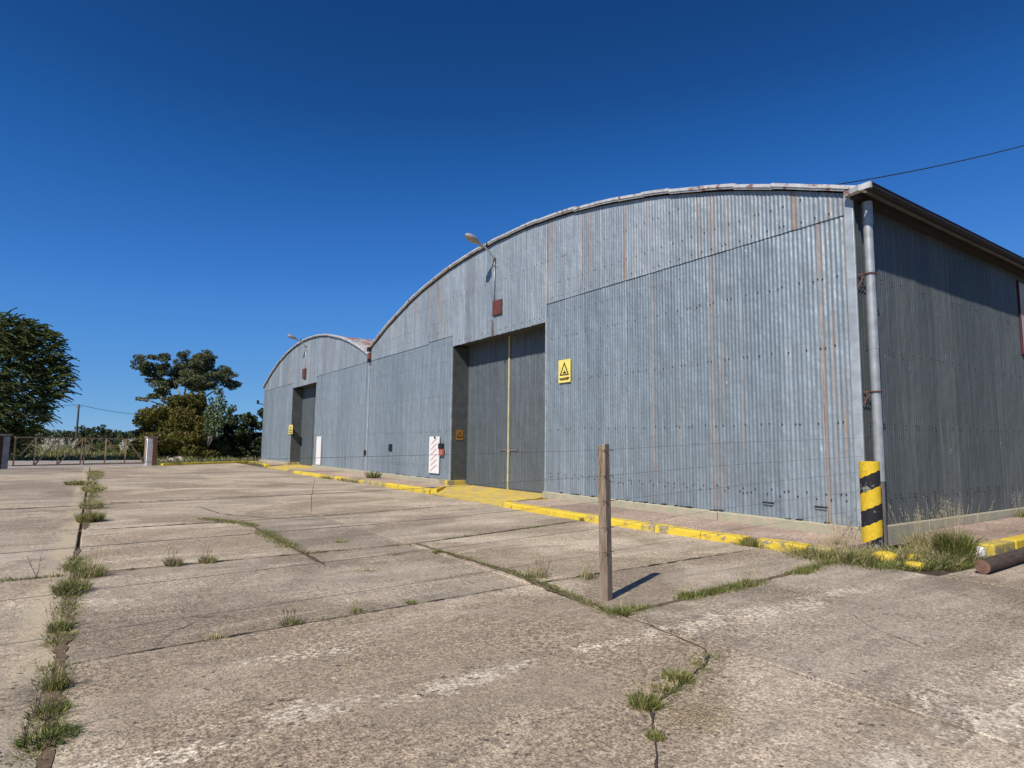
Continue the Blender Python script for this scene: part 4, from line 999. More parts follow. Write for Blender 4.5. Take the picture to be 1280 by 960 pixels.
def blobpx(L, D, k=1.0, dj=1.0, rr=R):
    out = []
    for (x, y, rx, ry) in L:
        c = vp(x, y, D) + FV * rr.uniform(-dj, dj); s = D / 764; mx = (rx * s * k); out.append((c, (mx, mx, ry * s * k)))
    return out
def limb(bb, a, c, r0, r1, rr, n=5, bow=.08):
    a = Vector(a); c = Vector(c); L = (c - a).length; P = []
    for i in range(n + 1):
        u = i / n; P.append(a.lerp(c, u) + rv(rr) * L * bow * math.sin(math.pi * u))
    bb.tube(P, [r0 + (r1 - r0) * i / n for i in range(n + 1)], 6)

# wind-blown tree, left edge
rr = random.Random(3)
t = thing('tree', vp(5, 585, 48) * 1.0, 'large dark wind-blown tree at the left edge with feathery sprays', 'tree'); t.location.z = 0
D = 48
env = [(-6, 476, 60, 78), (6, 420, 36, 28), (-40, 450, 56, 52), (36, 446, 28, 32), (44, 474, 24, 30), (18, 520, 34, 26), (-48, 525, 56, 52), (0, 548, 32, 20)]
bb = MB(); base = vp(-5, 585, 48); base.z = -.1
limb(bb, base, vp(-4, 520, 48), .34, .26, rr); limb(bb, vp(-4, 525, 48), vp(10, 430, 48), .24, .06, rr)
for x, y in ((50, 440), (70, 480), (55, 520), (-30, 430), (25, 400), (40, 545), (-50, 500)): limb(bb, vp(-2 + rr.uniform(-4, 4), rr.uniform(470, 530), 48), vp(x, y, 48 + rr.uniform(-2, 2)), .12, .02, rr)
bb.build('trunk', 'bark', t, smooth=True)
wind = (RV * .88 + Vector((0, 0, .42))).normalized()
bb = MB(); cnt = 0
def spray(p, L, rr, thick, dr):
    """a drooping feather of narrow needles"""
    side = dr.cross(rv(rr)).normalized()
    k = 13
    for i in range(k):
        u = i / k; q = p + dr * (L * u) - Vector((0, 0, .35 * L * u * u)) 
        for _ in range(4):
            d2 = (dr + rv(rr) * .55 - Vector((0, 0, .25 * u))).normalized(); s = L * .17 * rr.uniform(.6, 1.3) * (1.15 - u * .6)
            b2 = d2.cross(rv(rr)).normalized() * thick * rr.uniform(.7, 1.4)
            bb.add([q - b2, q + d2 * s, q + b2], [(0, 1, 2)], 0 if rr.random() < .65 else 1)
for c, r in blobpx(env, D, 1.0, 1.2, rr):
    n = int(78 * r[0] * r[2])
    for _ in range(n):
        v = rv(rr); q = v.length; v = v / q * q ** .5
        if nz(v.x * 1.7 + c.x, v.y * 1.7, 1, v.z * 1.7 + c.z) < -.28: continue
        p = c + Vector((v.x * r[0], v.y * r[0], v.z * r[2]))
        spray(p, rr.uniform(.7, 1.4), rr, .05, (wind + rv(rr) * .8 - Vector((0, 0, .12))).normalized())
for x, y in ((26, 398), (36, 396), (50, 402), (62, 410), (70, 412), (78, 440), (80, 455), (78, 475), (80, 490), (64, 518), (58, 530), (50, 545), (15, 395), (5, 398), (84, 465), (76, 425)):
    for _ in range(9): spray(vp(x - 19 + rr.uniform(-4, 4), y + 7 + rr.uniform(-3, 3), D + rr.uniform(-1, 1)), rr.uniform(.8, 1.5), rr, .055, (wind + rv(rr) * .25).normalized())
bb.build('crown', ['leaf_pine', 'leaf_pine2'], t)

# eucalyptus
rr = random.Random(5); D = 75
def zc(x, y, rx, ry): return (140 + x / 5.335, 420 + y / 5.335, rx / 5.335, ry / 5.335)
EU = [zc(*q) for q in ((215, 190, 62, 42), (330, 155, 52, 34), (300, 245, 50, 36), (455, 130, 42, 32), (550, 115, 50, 26), (520, 190, 78, 60), (610, 190, 68, 50), (690, 240, 60, 40), (765, 250, 40, 30), (770, 320, 50, 26), (650, 300, 90, 40), (440, 240, 60, 50), (380, 290, 56, 44), (180, 250, 40, 14), (215, 285, 50, 18), (280, 395, 60, 22), (165, 420, 34, 18), (500, 320, 90, 60), (350, 330, 40, 30), (250, 220, 45, 30), (600, 130, 50, 30))]
t = thing('tree', (vp(232, 580, D).x, vp(232, 580, D).y, 0), 'tall airy eucalyptus with clumped olive crown rising behind the bushes', 'tree')
bb = MB(); b0 = vp(236, 580, D); b0.z = -.1; fork = vp(234, 520, D)
limb(bb, b0, fork, .42, .30, rr)
for x, y in ((180, 460), (200, 452), (225, 445), (245, 445), (265, 465), (283, 472), (192, 492), (170, 498), (240, 470)):
    mid = fork.lerp(vp(x, y, D), .45) + Vector((0, 0, .3)); limb(bb, fork + Vector((0, 0, rr.uniform(-.8, .8))), mid, .20, .10, rr); limb(bb, mid, vp(x, y, D + rr.uniform(-1.5, 1.5)), .10, .03, rr)
bb.build('trunk', 'bark_pale', t, smooth=True)
sub = []
EU += [zc(*q) for q in ((420, 180, 60, 50), (570, 250, 90, 60), (470, 280, 80, 60), (710, 300, 60, 36), (560, 330, 90, 50), (380, 340, 60, 40), (300, 210, 50, 36))]
for c, r in blobpx(EU, D, 1.1, 1.6, rr):
    for _ in range(9):
        v = rv(rr); sub.append((c + Vector((v.x * r[0], v.y * r[0], v.z * r[2])), (r[0] * .52, r[0] * .52, r[2] * .42)))
leaves(sub, .125, 230, rr, aspect=.5, maxn=120000).build('crown', ['leaf_euc', 'leaf_euc2'], t)

# olive bush in front of it
rr = random.Random(8); D = 55
BU = [zc(*q) for q in ((520, 600, 120, 110), (380, 540, 90, 70), (620, 560, 60, 80), (540, 480, 90, 70), (350, 700, 120, 70), (560, 720, 120, 70), (330, 560, 110, 90), (460, 520, 110, 100), (400, 620, 170, 100), (560, 560, 90, 100), (600, 660, 110, 100), (450, 720, 180, 90), (300, 640, 90, 70), (420, 440, 70, 50), (560, 430, 60, 60), (250, 560, 40, 50), (240, 620, 40, 40), (500, 790, 220, 60), (640, 760, 110, 70), (360, 780, 50, 60))]
t = thing('bush', (vp(215, 578, D).x, vp(215, 578, D).y, 0), 'broad olive and reddish-brown bush in front of the eucalyptus', 'bush')
bb = MB()
for i in range(9): a = vp(rr.uniform(205, 245), 580, D); a.z = -.1; limb(bb, a, vp(rr.uniform(185, 265), rr.uniform(510, 545), D + rr.uniform(-1, 1)), .07, .02, rr)
bb.build('stems', 'bark', t, smooth=True)
sub = []
for c, r in blobpx(BU, D, 1.0, .9, rr):
    for _ in range(11):
        v = rv(rr); sub.append((c + Vector((v.x * r[0], v.y * r[0], v.z * r[2])), (r[0] * .48, r[0] * .48, r[2] * .46)))
leaves(sub, .11, 330, rr, aspect=.6, maxn=120000).build('foliage', ['leaf_bush', 'leaf_bush2'], t)
# grey-green sapling (right of the bush)
rr = random.Random(9); D = 54
t = thing('sapling', (vp(264, 578, D).x, vp(264, 578, D).y, 0), 'pale grey-green broadleaf sapling with upright shoots right of the olive bush', 'tree')
bb = MB(); sub = []
for x, y in ((690, 385), (715, 372), (735, 430), (760, 450), (790, 470), (650, 430), (670, 480), (720, 500), (800, 490), (625, 480), (170, 505)):
    if x < 300: continue
    q = zc(x, y, 1, 1); a = vp(262, 560, D); tp = vp(q[0], q[1], D + rr.uniform(-.6, .6)); limb(bb, a, tp, .045, .01, rr)
    for i in range(7):
        u = .35 + .65 * i / 6; sub.append((a.lerp(tp, u) + rv(rr) * .25, (.42 - .2 * u, .42 - .2 * u, .36)))
bb.build('stems', 'bark_pale', t, smooth=True)
leaves(sub, .11, 260, rr, aspect=.6).build('foliage', ['leaf_poplar', 'leaf_hedge'], t)
# dark hedge trees against the hall
rr = random.Random(10); HD = 58
names = ['dark leafy tree just right of the pale sapling', 'dark leafy tree in the middle of the hedge row', 'dark leafy tree of the hedge row touching the far hall', 'dark leafy tree mostly hidden behind the far hall corner']
for i, (x, y, rx) in enumerate(((283, 530, 17), (302, 528, 16), (322, 524, 17), (342, 522, 18))):
    D = HD + i * .8
    t = thing('hedge_tree', (vp(x, 578, D).x, vp(x, 578, D).y, 0), names[i], 'tree', 'dark hedge trees beside the far hall')
    bb = MB(); a = vp(x, 578, D); a.z = -.1; limb(bb, a, vp(x, 530, D), .10, .04, rr); bb.build('trunk', 'bark', t)
    sub = []
    for c, r in blobpx([(x, y, rx * .8, 11), (x - 4, y + 18, rx, 14), (x + 3, y + 36, rx * .9, 14), (x + 5, y - 4, rx * .4, 10), (x - 8, y - 1, rx * .35, 9), (x + 2, y + 46, rx * .8, 9)], D, 1.0, .5, rr):
        for _ in range(8):
            v = rv(rr); sub.append((c + Vector((v.x * r[0], v.y * r[0], v.z * r[2])), (r[0] * .38, r[0] * .38, r[2] * .36)))
    leaves(sub, .12, 420, rr, aspect=.55).build('crown', ['leaf_hedge', 'leaf_far'], t)
# bushes and weeds behind the gate
rr = random.Random(12)
BL = [((30, 562, 16, 12), 55, 'dark weedy bush behind the left end of the gate'), ((128, 556, 9, 11), 72, 'round green bush seen through the middle of the gate'), ((142, 562, 14, 9), 68, 'low green bush right of the gate middle'),
      ((170, 560, 14, 12), 60, 'grey-green bush behind the right end of the gate'), ((100, 552, 12, 8), 82, 'green bush under the far utility pole'), ((180, 545, 12, 12), 66, 'bush joining the gate pier and the olive bush'), ((14, 552, 12, 22), 52, 'dark shrub between the left pier and the gate')]
for (x, y, rx, ry), D, lab in BL:
    t = thing('shrub', (vp(x, 570, D).x, vp(x, 570, D).y, 0), lab, 'shrub', 'shrubs beyond the gate'); sub = []
    for c, r in blobpx([(x, y, rx * .7, ry * .7), (x - rx * .4, y + ry * .5, rx * .6, ry * .6), (x + rx * .4, y + ry * .45, rx * .6, ry * .6)], D, 1, .3, rr):
        for _ in range(6): v = rv(rr); sub.append((c + Vector((v.x * r[0], v.y * r[0], v.z * r[2] * .7)), (r[0] * .45, r[0] * .45, r[2] * .42)))
    leaves(sub, .12, 240, rr, aspect=.45).build('foliage', ['leaf_far', 'grass_a' if rx < 13 else 'leaf_bush'], t)
# pampas-like plumes
for i, (x, y, n, sp) in enumerate(((70, 557, 20, 12), (165, 557, 17, 13), (94, 556, 4, 3))):
    D = 64; t = thing('pampas_grass', (vp(x, 572, D).x, vp(x, 572, D).y, 0), ['cream-plumed grass clump behind the left gate leaf', 'cream-plumed grass clump behind the right gate leaf', 'small tuft of cream plumes near the middle of the gate'][i], 'plant', 'plumed grass clumps beyond the gate')
    bb = MB(); b3 = MB()
    for k in range(n):
        p = vp(x + rr.uniform(-sp, sp), 570, D + rr.uniform(-1, 1)); p.z = -.1; tp = p + Vector((rr.uniform(-.2, .2), rr.uniform(-.2, .2), rr.uniform(1.0, 1.9)))
        bb.tube([p, tp], .02, 3, cap=False)
        for q in range(26):
            w = rv(rr); c = p.lerp(tp, rr.uniform(.55, 1.02)) + w * .16; d = (Vector((0, 0, 1)) + rv(rr) * .6).normalized() * .20; s = d.cross(rv(rr)).normalized() * .06
            b3.add([c - s, c + d, c + s], [(0, 1, 2)])
    for k in range(n * 6):
        p = vp(x + rr.uniform(-sp * 1.1, sp * 1.1), 570, D + rr.uniform(-1, 1)); p.z = -.1; d = Vector((rr.uniform(-.4, .4), rr.uniform(-.4, .4), rr.uniform(.5, 1.1))); s = d.cross(rv(rr)).normalized() * .03
        bb.add([p - s, p + s, p + d], [(0, 1, 2)])
    bb.build('blades', 'grass_b', t); b3.build('plumes', 'plume', t)
# far trees
rr = random.Random(14)
for i, (x, y, rx, ry) in enumerate(((92, 542, 10, 8), (104, 538, 8, 10), (118, 540, 8, 8), (130, 537, 9, 10), (142, 541, 8, 8), (158, 543, 9, 7))):
    D = 170; t = thing('far_tree', (vp(x, 556, D).x, vp(x, 556, D).y, 0), 'distant dark green tree, ' + ['first from the left of the clump by the utility pole', 'second from the left, right beside the utility pole', 'third from the left in the far clump', 'fourth from the left and the tallest of the far clump', 'fifth from the left in the far clump', 'rightmost of the far clump next to the olive bush'][i], 'tree', 'distant trees on the horizon')
    a = vp(x, 556, D); a.z = -.1; bb = MB(); limb(bb, a, vp(x, y, D), .3, .1, rr); bb.build('trunk', 'bark', t); sub = []
    for c, r in blobpx([(x, y, rx * .8, ry * .7), (x, y + ry * .7, rx, ry * .7), (x - rx * .4, y - ry * .2, rx * .5, ry * .4)], D, 1, 1, rr):
        for _ in range(5): v = rv(rr); sub.append((c + Vector((v.x * r[0], v.y * r[0], v.z * r[2])), (r[0] * .45, r[0] * .45, r[2] * .42)))
    leaves(sub, .32, 34, rr, aspect=.5).build('crown', ['leaf_far', 'leaf_hedge'], t)
bb = MB(); vs = []
for k in range(900):
    x = rr.uniform(-160, 420); D = rr.uniform(230, 300); p = vp(x, 552, D); p.z = 0; h = rr.uniform(3.2, 6.2) * (1 + .3 * nz(x * .05, 1, 1)); w = rr.uniform(2, 4)
    for q in range(26):
        v = rv(rr); c = p + Vector((v.x * w, v.y * w, h * .5 + v.z * h * .5)); d = rv(rr).normalized() * .8; s = d.cross(rv(rr)).normalized() * .5; bb.add([c - d, c + s, c + d, c - s], [(0, 1, 2, 3)], 0)
stuff(bb.build('far_woodland', 'leaf_far'), 'low dark line of woodland along the horizon', 'woodland')
# rough pasture grass beyond the yard
def blades(bb, cx, cy, z, n, spread, h, rr, mix=(.5, .3, .2), lean=.5, wid=.006, spy=None, dirx=0):
    spy = spread if spy is None else spy
    for _ in range(n):
        a = rr.uniform(0, 2 * math.pi); q = rr.random() ** .7
        x = cx + math.cos(a) * q * spread; y = cy + math.sin(a) * q * spy
        H = h * rr.uniform(.35, 1.0); ld = rr.uniform(0, 2 * math.pi); ln = H * lean * rr.uniform(.15, 1.1)
        lx, ly = math.cos(ld) * ln + (x - cx) * .5, math.sin(ld) * ln + (y - cy) * .5
        w = wid * rr.uniform(.6, 1.4); pa = rr.uniform(0, math.pi); wx, wy = math.cos(pa) * w, math.sin(pa) * w
        u = rr.random(); mi = 0 if u < mix[0] else (1 if u < mix[0] + mix[1] else (2 if u < sum(mix[:3]) else 3))
        bb.add([(x - wx, y - wy, z), (x + wx, y + wy, z), (x + lx * .35 + wx * .8, y + ly * .35 + wy * .8, z + H * .55), (x + lx * .35 - wx * .8, y + ly * .35 - wy * .8, z + H * .55), (x + lx, y + ly, z + H * (1 - .25 * min(1, ln / H)))],
               [(0, 1, 2, 3), (3, 2, 4)], mi)
GM = ['grass_a', 'grass_b', 'grass_c', 'grass_d']
rr = random.Random(21); bb = MB()
for k in range(6500):
    x = rr.uniform(-40, 345); D = rr.uniform(50, 110); p = vp(x, 560, D)
    if p.x > -46.5 and p.y < 10: continue
    if -61.5 < p.x < -43 and -14 < p.y < 3.6 : continue
    if p.x > -50.8 and p.y > 9: continue
    blades(bb, p.x, p.y, -.12, 5, .35, rr.uniform(.25, .75), rr, (.35, .3, .25), .5, .03)
stuff(bb.build('pasture_grass', GM), 'rough green and straw-coloured pasture grass beyond the gate', 'grass')
# verge between the kerb and the bushes
bb = MB()
for k in range(900):
    u = rr.random(); y = 3.5 + u * 8; x = -46.3 - (y - 3.5) * .75 - rr.uniform(.2, 4.5); blades(bb, x, y, -.12, 5, .25, rr.uniform(.15, .38), rr, (.5, .3, .1), .5, .025)
stuff(bb.build('verge_grass', GM), 'short green grass verge between the kerb and the dark hedge', 'grass')

# grass in the joints: one object for each weed-grown joint
def along(P, step, rr):
    out = []
    for a, c in zip(P[:-1], P[1:]):
        a = Vector(a); c = Vector(c); n = max(1, int((c - a).length / step))
        for j in range(n): out.append(a.lerp(c, (j + rr.random()) / n))
    return out
def joint_grass(P, lab, step=.05, h=.08, n=14, spread=.04, thr=-.1, mix=(.4, .25, .15, .2), seed=1, wide=.004, dens_s=1.3, mats=GM):
    rr = random.Random(seed); bb = MB()
    for p in along(P, step, rr):
        d = nz(p.x * dens_s, p.y * dens_s, 1, seed * 3.7)
        if d < thr: continue
        k = min(1, (d - thr) * 2.5 + .25)
        q = rr.uniform(.3, 1.0)
        blades(bb, p.x + rr.gauss(0, spread * .5), p.y + rr.gauss(0, spread * .5), -.02, int(n * k), spread * (0.6 + k), h * (0.45 + .8 * k) * q * 1.2, rr, mix, .7, wide)
    return stuff(bb.build('joint_grass', mats), lab, 'grass')
joint_grass([(-4.0, -.14), (-5.6, -.12), (-7.3, -.1)], 'green weeds filling the near left end of the long joint', .010, .045, 32, .055, -.32, (.34, .28, .22, .16), 2, .0035, 2.2)
joint_grass([(-7.3, -.1), (-10.4, -.08)], 'thick dark green weeds in the long joint at mid left', .012, .07, 32, .07, -.30, (.34, .26, .2, .2), 3, .004, 1.5)
joint_grass([(-12.6, -.06), (-17, 0), (-22, .05)], 'bright yellow-green grass clump line in the long joint', .03, .16, 30, .11, -.05, (.35, .45, .18), 4, .006, .6)
joint_grass([(-22, .05), (-30, .1), (-41, .2)], 'straw-green grass at the far end of the long joint', .06, .16, 26, .15, .0, (.25, .45, .3), 5, .012, .5)
joint_grass([(-9.1, -.9), (-9.12, -.2)], 'weeds running left from the main weed clump', .03, .08, 14, .05, -.3, (.5, .25, .1, .15), 6)
joint_grass([(-9.12, 0.3), (-9.1, 2.2), (-9.15, 4.3)], 'sparse weeds in the first cross joint', .02, .045, 14, .045, -.2, (.4, .3, .2), 7)
joint_grass([(-8.0, 2.6), (-9.2, 2.62), (-10.6, 2.58), (-12.9, 2.58), (-14.2, 1.98)], 'dark green grass growing in the diagonal crack left of centre', .015, .06, 28, .08, -.35, (.4, .3, .15, .15), 8)
joint_grass([(-9.1, 4.40), (-8.1, 4.42), (-7.3, 4.44), (-6.54, 4.47)], 'grass in the centre joint running towards the wooden post', .012, .05, 20, .045, -.45, (.45, .3, .15, .1), 9)
joint_grass([(-6.54, 4.46), (-5.8, 4.4), (-5.1, 4.30), (-4.5, 4.22)], 'green grass strip left of the wooden post foot', .012, .06, 20, .045, -.5, (.42, .2, .2, .18), 10, .0035)
joint_grass([(-4.42, 4.15), (-4.41, 4.78), (-4.46, 5.44), (-4.50, 6.32), (-4.58, 7.63), (-4.75, 8.72)], 'green grass strip from the post foot to the bollard', .010, .08, 22, .06, -.30, (.5, .25, .1, .15), 11, .0035)
joint_grass([(-9.2, 4.5), (-9.52, 5.8), (-9.82, 7.47), (-10.1, 8.7)], 'thin weeds in the cross joint left of the post', .02, .05, 14, .04, -.2, (.5, .25, .1, .15), 12)
joint_grass([(-5.85, 4.6), (-5.95, 6.5), (-5.98, 8.3)], 'sparse weeds in the sawn joint behind the post shadow', .02, .035, 10, .025, -.05, (.4, .3, .2), 13)
joint_grass([(-5.57, .3), (-5.66, 1.2), (-5.74, 2.4), (-5.82, 3.9)], 'tufts scattered along the near cross joint', .012, .035, 12, .03, .0, (.4, .25, .25), 14, .0035, 1.2)
joint_grass([(-3.17, 4.05), (-2.97, 3.6), (-2.76, 2.94), (-2.50, 2.66)], 'grass growing out of the short crack in the foreground', .008, .04, 24, .04, -.40, (.45, .3, .15, .1), 15, .003, 2.4)
joint_grass([(-13.5, -2), (-13.45, .2), (-13.55, 2), (-13.7, 4.2), (-14.2, 7.5)], 'dry specks of weed in the second cross joint', .04, .04, 12, .04, -.1, (.2, .3, .5), 28, .006)
joint_grass([(-18.8, -4.5), (-18.8, .2), (-19.2, 2.5), (-19.5, 4.2)], 'straw weeds in a cross joint near the middle of the yard', .06, .05, 10, .06, .05, (.2, .4, .4), 16, .007)
joint_grass([(-24, -2), (-24.6, 4.2), (-25, 8.4)], 'thin weeds in a far cross joint', .07, .05, 10, .07, .05, (.2, .4, .4), 17, .01)
joint_grass([(-6.1, 9.06), (-6.35, 9.0)], 'green weeds in the gap between two yellow kerb stones', .01, .17, 26, .12, -1, (.5, .3, .1, .1), 18)
joint_grass([(-8.0, 9.05), (-8.8, 9.1)], 'sparse weeds on top of the kerb', .03, .06, 12, .06, -1, (.4, .4, .2), 19)
joint_grass([(-24, 9.1), (-26, 9.0), (-28, 8.8)], 'dry brown weeds over the worn kerb between the two doors', .03, .16, 16, .18, -.5, (.2, .3, .4), 20, .01)
joint_grass([(-4.8, 8.9), (-5.2, 9.0), (-4.7, 9.6), (-4.3, 10.2), (-3.9, 10.9)], 'tangled weeds round the foot of the striped bollard', .014, .17, 34, .22, -.9, (.2, .28, .4, .12), 22, .0045)
joint_grass([(-4.4, 8.75), (-4.1, 9.3), (-3.85, 9.8), (-3.8, 10.3)], 'low dark weeds in front of the broken kerb lumps', .014, .09, 30, .15, -.8, (.35, .2, .15, .3), 23, .004)
joint_grass([(-5.3, 10.5), (-6.2, 10.55), (-7, 10.58)], 'weeds at the plinth foot behind the bollard', .05, .08, 12, .07, -.2, (.3, .4, .3), 24)
joint_grass([(-5.08, 11.2), (-5.0, 13.5), (-5.05, 18)], 'dry weeds along the foot of the shaded side wall', .04, .16, 14, .12, -.15, (.3, .3, .4), 25, .005)
joint_grass([(-3.65, 11.3), (-3.62, 13), (-3.65, 16)], 'weeds along the side kerb behind the log', .04, .12, 12, .08, -.1, (.3, .35, .35), 26, .005)
joint_grass([(-43.4, 9.6), (-46, 9.7), (-50, 10)], 'dry grass on the kerb before the far hall corner', .05, .22, 12, .2, -.3, (.3, .3, .4), 27, .015)

# single tufts that stand out
def tuft(x, y, h, n, spread, lab, mix=(.5, .3, .15, .05), seeds=0, wid=.004, z=-.01, lean=.6, seed=1):
    rr = random.Random(seed * 77 + int(abs(x * 100))); t = thing('grass_tuft', (x, y, 0), lab, 'grass tuft', 'grass tufts in the yard')
    bb = MB(); blades(bb, x, y, z, n, spread, h, rr, mix, lean, wid); bb.build('blades', GM, t)
    if seeds:
        b3 = MB()
        for _ in range(seeds):
            a = rr.uniform(0, 2 * math.pi); q = rr.random(); H = h * rr.uniform(1.2, 1.9); p = Vector((x + math.cos(a) * q * spread, y + math.sin(a) * q * spread, z)); tp = p + Vector((math.cos(a) * H * .35 * q + rr.uniform(-.05, .05), math.sin(a) * H * .35 * q, H))
            mid = p.lerp(tp, .5) + Vector((0, 0, H * .06)); s = Vector((rr.uniform(-1, 1), rr.uniform(-1, 1), 0)).normalized() * .0016
            b3.add([p - s, p + s, mid + s, mid - s], [(0, 1, 2, 3)]); b3.add([mid - s, mid + s, tp], [(0, 1, 2)])
            for k in range(7):
                c = mid.lerp(tp, .45 + .09 * k); w = rv(rr) * .011; b3.add([c, c + w + Vector((0, 0, .02)), c - w + Vector((0, 0, .01))], [(0, 1, 2)])
        b3.build('seed_heads', 'grass_c', t)
    return t
tuft(-3.98, 10.72, .50, 1500, .20, 'big bright green grass tuft by the log and the side wall', (.55, .3, .1, .05), 60, .005)
tuft(-4.55, 10.95, .40, 420, .22, 'straw-coloured dry tuft against the shaded wall plinth', (.1, .3, .6), 50)
tuft(-4.62, 8.98, .24, 800, .22, 'wide olive grass tuft left of the bollard by the kerb end', (.25, .4, .3, .05), 40)
tuft(-5.15, 9.6, .30, 320, .16, 'wispy dry tuft on the pavement end behind the yellow kerb', (.1, .3, .6), 40)
tuft(-6.22, 9.0, .17, 420, .13, 'green tuft breaking the yellow kerb', (.5, .3, .2), 10)
tuft(-5.70, 1.55, .09, 200, .08, 'tuft in the near cross joint below the thin stalk shadow', (.3, .3, .35), 14, .003)
tuft(-5.77, 2.15, .075, 130, .06, 'second tuft in the near cross joint', (.4, .3, .3), 8, .003)
tuft(-5.80, 2.75, .06, 130, .06, 'third tuft in the near cross joint, short and green', (.5, .3, .2), 0, .003)
tuft(-5.60, .92, .07, 90, .07, 'small dry tuft left along the near cross joint', (.2, .3, .5), 5, .003)
tuft(-9.12, 1.35, .13, 260, .10, 'pale tuft in the first cross joint, right one of a pair', (.3, .35, .35), 16)
tuft(-9.12, .95, .15, 260, .10, 'pale tuft in the first cross joint, left one of a pair', (.3, .35, .35), 16)
tuft(-9.9, 3.4, .05, 160, .10, 'small weed patch near the yard centre', (.4, .3, .3), 0)
tuft(-7.55, 2.95, .035, 260, .14, 'flat brown withered weed patch on the concrete', (.05, .15, .8), 0, .004)
tuft(-8.25, 4.3, .09, 150, .07, 'small upright tuft beside the centre joint', (.3, .4, .3), 10)
tuft(-8.4, 3.72, .04, 120, .10, 'low weed left of the centre joint', (.4, .3, .3), 0)
tuft(-6.1, 4.55, .17, 160, .13, 'wispy seeding tuft left of the wooden post', (.3, .3, .4), 30, .003)
tuft(-5.75, 5.05, .15, 120, .10, 'wispy tuft behind the strip left of the post', (.3, .3, .4), 22, .003)
tuft(-4.50, 5.35, .10, 260, .08, 'bright green tuft to the right of the post shadow', (.6, .25, .1), 10, .0035)
tuft(-4.48, 6.35, .13, 220, .09, 'feathery tuft midway between post and bollard', (.4, .3, .3), 20, .0035)
tuft(-4.36, 4.28, .075, 300, .07, 'green tuft at the corner of the joint near the post', (.6, .2, .15), 4, .003)
tuft(-2.80, 2.92, .095, 900, .085, 'leafy green tuft in the middle of the foreground crack', (.55, .3, .1), 14, .0025)
tuft(-2.99, 3.44, .07, 800, .095, 'upper green tuft of the foreground crack', (.5, .3, .15), 8, .0025)
tuft(-2.47, 2.66, .065, 420, .045, 'lowest yellow-green tuft of the foreground crack', (.35, .45, .2), 4, .0025)
tuft(-5.05, -.10, .11, 420, .07, 'yellow-green tuft lower left beside a joint', (.35, .5, .15), 12, .003)
tuft(-6.55, -.14, .12, 320, .08, 'olive tuft at the left with a long shadow', (.3, .35, .3, .05), 14, .003)
tuft(-4.25, -.10, .05, 900, .12, 'mat of dark green weed in the lower left corner', (.4, .1, .05, .45), 0, .0035)
tuft(-4.62, -.12, .08, 300, .10, 'dark weed tuft just above the corner mat', (.4, .2, .1, .3), 0, .003)
tuft(-8.1, -.1, .13, 600, .15, 'dense dark green weed clump left of centre', (.4, .2, .1, .3), 20, .004)
tuft(-8.9, .05, .19, 420, .15, 'tall olive weed clump where two joints cross', (.3, .35, .25, .1), 26, .004)
tuft(-14.8, 0.03, .24, 900, .21, 'big pale yellow-green clump in the long joint', (.35, .45, .2), 30, .007)
tuft(-17.6, .05, .20, 500, .20, 'second pale clump farther up the long joint', (.3, .5, .2), 20, .008)
tuft(-27, -.3, .22, 500, .42, 'straw-yellow clump far up the long joint', (.15, .5, .35), 20, .014)
tuft(-10.1, 8.75, .13, 160, .08, 'little green weed against the kerb face left of the post', (.7, .2, .1), 0)
tuft(-25.0, 9.9, .38, 260, .28, 'dark dead bush on the pavement between the two doors', (.0, .1, .3, .6), 0, .012, .12)
tuft(-3.9, 15.9, .35, 300, .25, 'olive weeds on the side pavement at the right edge', (.2, .4, .4), 20, .006)
tuft(-5.1, 17.2, .4, 260, .22, 'green weeds at the side wall foot, right edge', (.4, .4, .2), 20, .006)

# branching dead weed stalks
def stalk(x, y, h, lab, seed, n=7):
    rr = random.Random(seed); bb = MB()
    for s in range(2):
        p = Vector((x, y, 0)); d = Vector((rr.uniform(-.3, .3), rr.uniform(-.3, .3), 1)).normalized()
        P = [p]
        for i in range(6): d = (d + rv(rr) * .22).normalized(); d.z = abs(d.z); P.append(P[-1] + d * h / 6)
        bb.tube(P, [.0035 - .0004 * i for i in range(7)], 5)
        for q in range(n):
            a = P[rr.randint(1, 5)]; e = (Vector((rr.uniform(-1, 1), rr.uniform(-1, 1), rr.uniform(.3, 1)))).normalized() * h * rr.uniform(.12, .3)
            bb.tube([a, a + e * .5 + Vector((0, 0, .01)), a + e], [.002, .0016, .0008], 4)
    tag(bb.build('dead_weed', 'stalk', smooth=True), lab, 'weed', 'branching dead weeds')
tuft(-2.90, 3.20, .05, 420, .07, 'low weed patch between the two larger tufts of the foreground crack', (.35, .2, .25, .2), 6, .0025)
tuft(-3.12, 3.80, .05, 260, .05, 'small reddish weed at the top of the foreground crack', (.2, .3, .4, .1), 4, .0025)
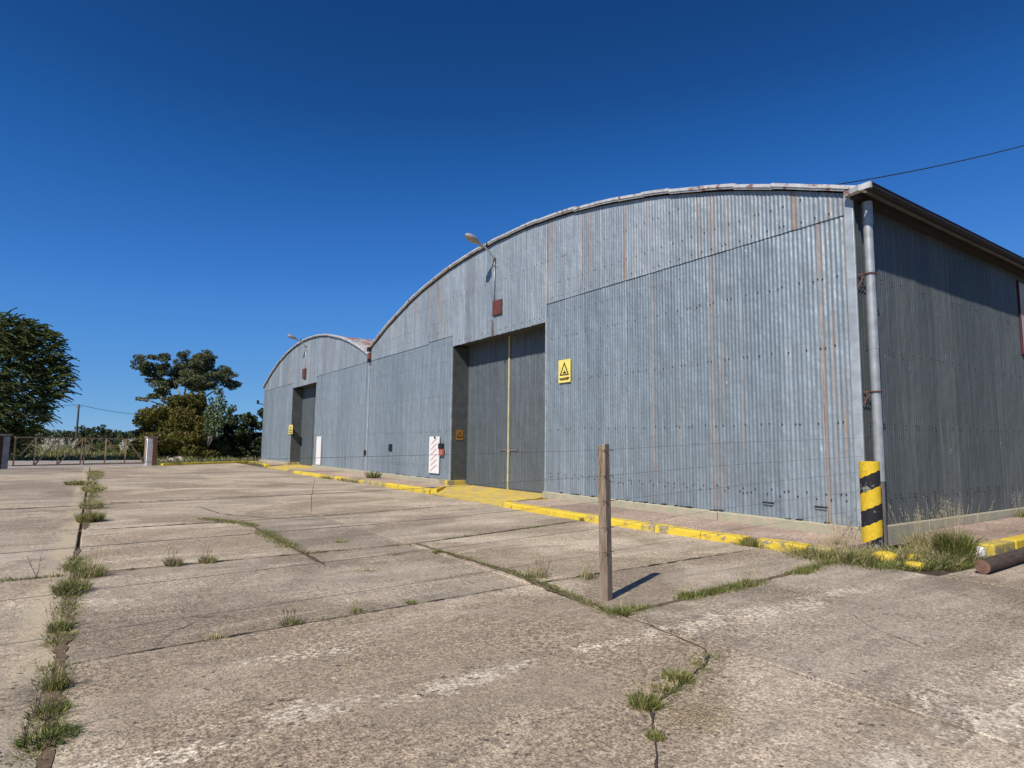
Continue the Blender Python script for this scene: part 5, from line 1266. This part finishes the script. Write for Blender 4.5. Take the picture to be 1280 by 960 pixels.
stalk(-4.2, -.20, .32, 'dark branching dead weed in the lower left corner', 1, 10)
stalk(-4.35, -.12, .36, 'second dark dead weed rising from the corner mat', 2, 4)
stalk(-9.05, -.45, .30, 'bare dead weed left of the tall weed clump', 3)
stalk(-6.05, 4.6, .30, 'thin seeded weed stem left of the wooden post', 4, 6)
stalk(-5.3, 10.4, .55, 'spreading dry branches against the plinth left of the bollard', 5, 12)
stalk(-5.5, 10.35, .5, 'dry branching weed against the hall plinth', 6, 12)

# pebbles and crumbs on the slabs
rr = random.Random(31); bb = MB()
for k in range(900):
    x = rr.uniform(-9, -1.0); y = rr.uniform(-.5, 8.5)
    if rr.random() < .5: x = rr.choice([-4.2, -5.6, -9.1]) + rr.gauss(0, .15)
    s = rr.uniform(.003, .011); P = [Vector((math.cos(a * 2.1) * s * rr.uniform(.7, 1.2), math.sin(a * 2.1) * s * rr.uniform(.7, 1.2), 0)) for a in range(3)]
    c = Vector((x, y, .004)); tp = c + Vector((0, 0, s * .9))
    bb.add([c + P[0], c + P[1], c + P[2], tp], [(0, 1, 3), (1, 2, 3), (2, 0, 3)])
stuff(bb.build('pebbles', 'plinth'), 'loose crumbs and pebbles scattered on the concrete', 'pebbles')
# dry straw lying by the post
bb = MB()
for k in range(420):
    if k % 2: u = rr.random(); p = Vector((-5.4 + 1.05 * u, 4.40 - .25 * u, 0)) + Vector((rr.gauss(0, .05), -abs(rr.gauss(0, .05)), 0))
    else: p = Vector((-2.62, 3.05, 0)) + Vector((rr.gauss(.1, .09), rr.gauss(.05, .12), 0))
    a = rr.uniform(0, 3.14); d = Vector((math.cos(a), math.sin(a), 0)) * rr.uniform(.02, .07); w = Vector((-d.y, d.x, 0)).normalized() * .0014; z = Vector((0, 0, rr.uniform(.006, .016)))
    bb.add([p - d - w + z, p - d + w + z, p + d + w + z * 1.2, p + d - w + z * 1.2], [(0, 1, 2, 3)])
stuff(bb.build('dry_straw', 'grass_c'), 'thin dry straw lying beside the joints on the concrete', 'straw')
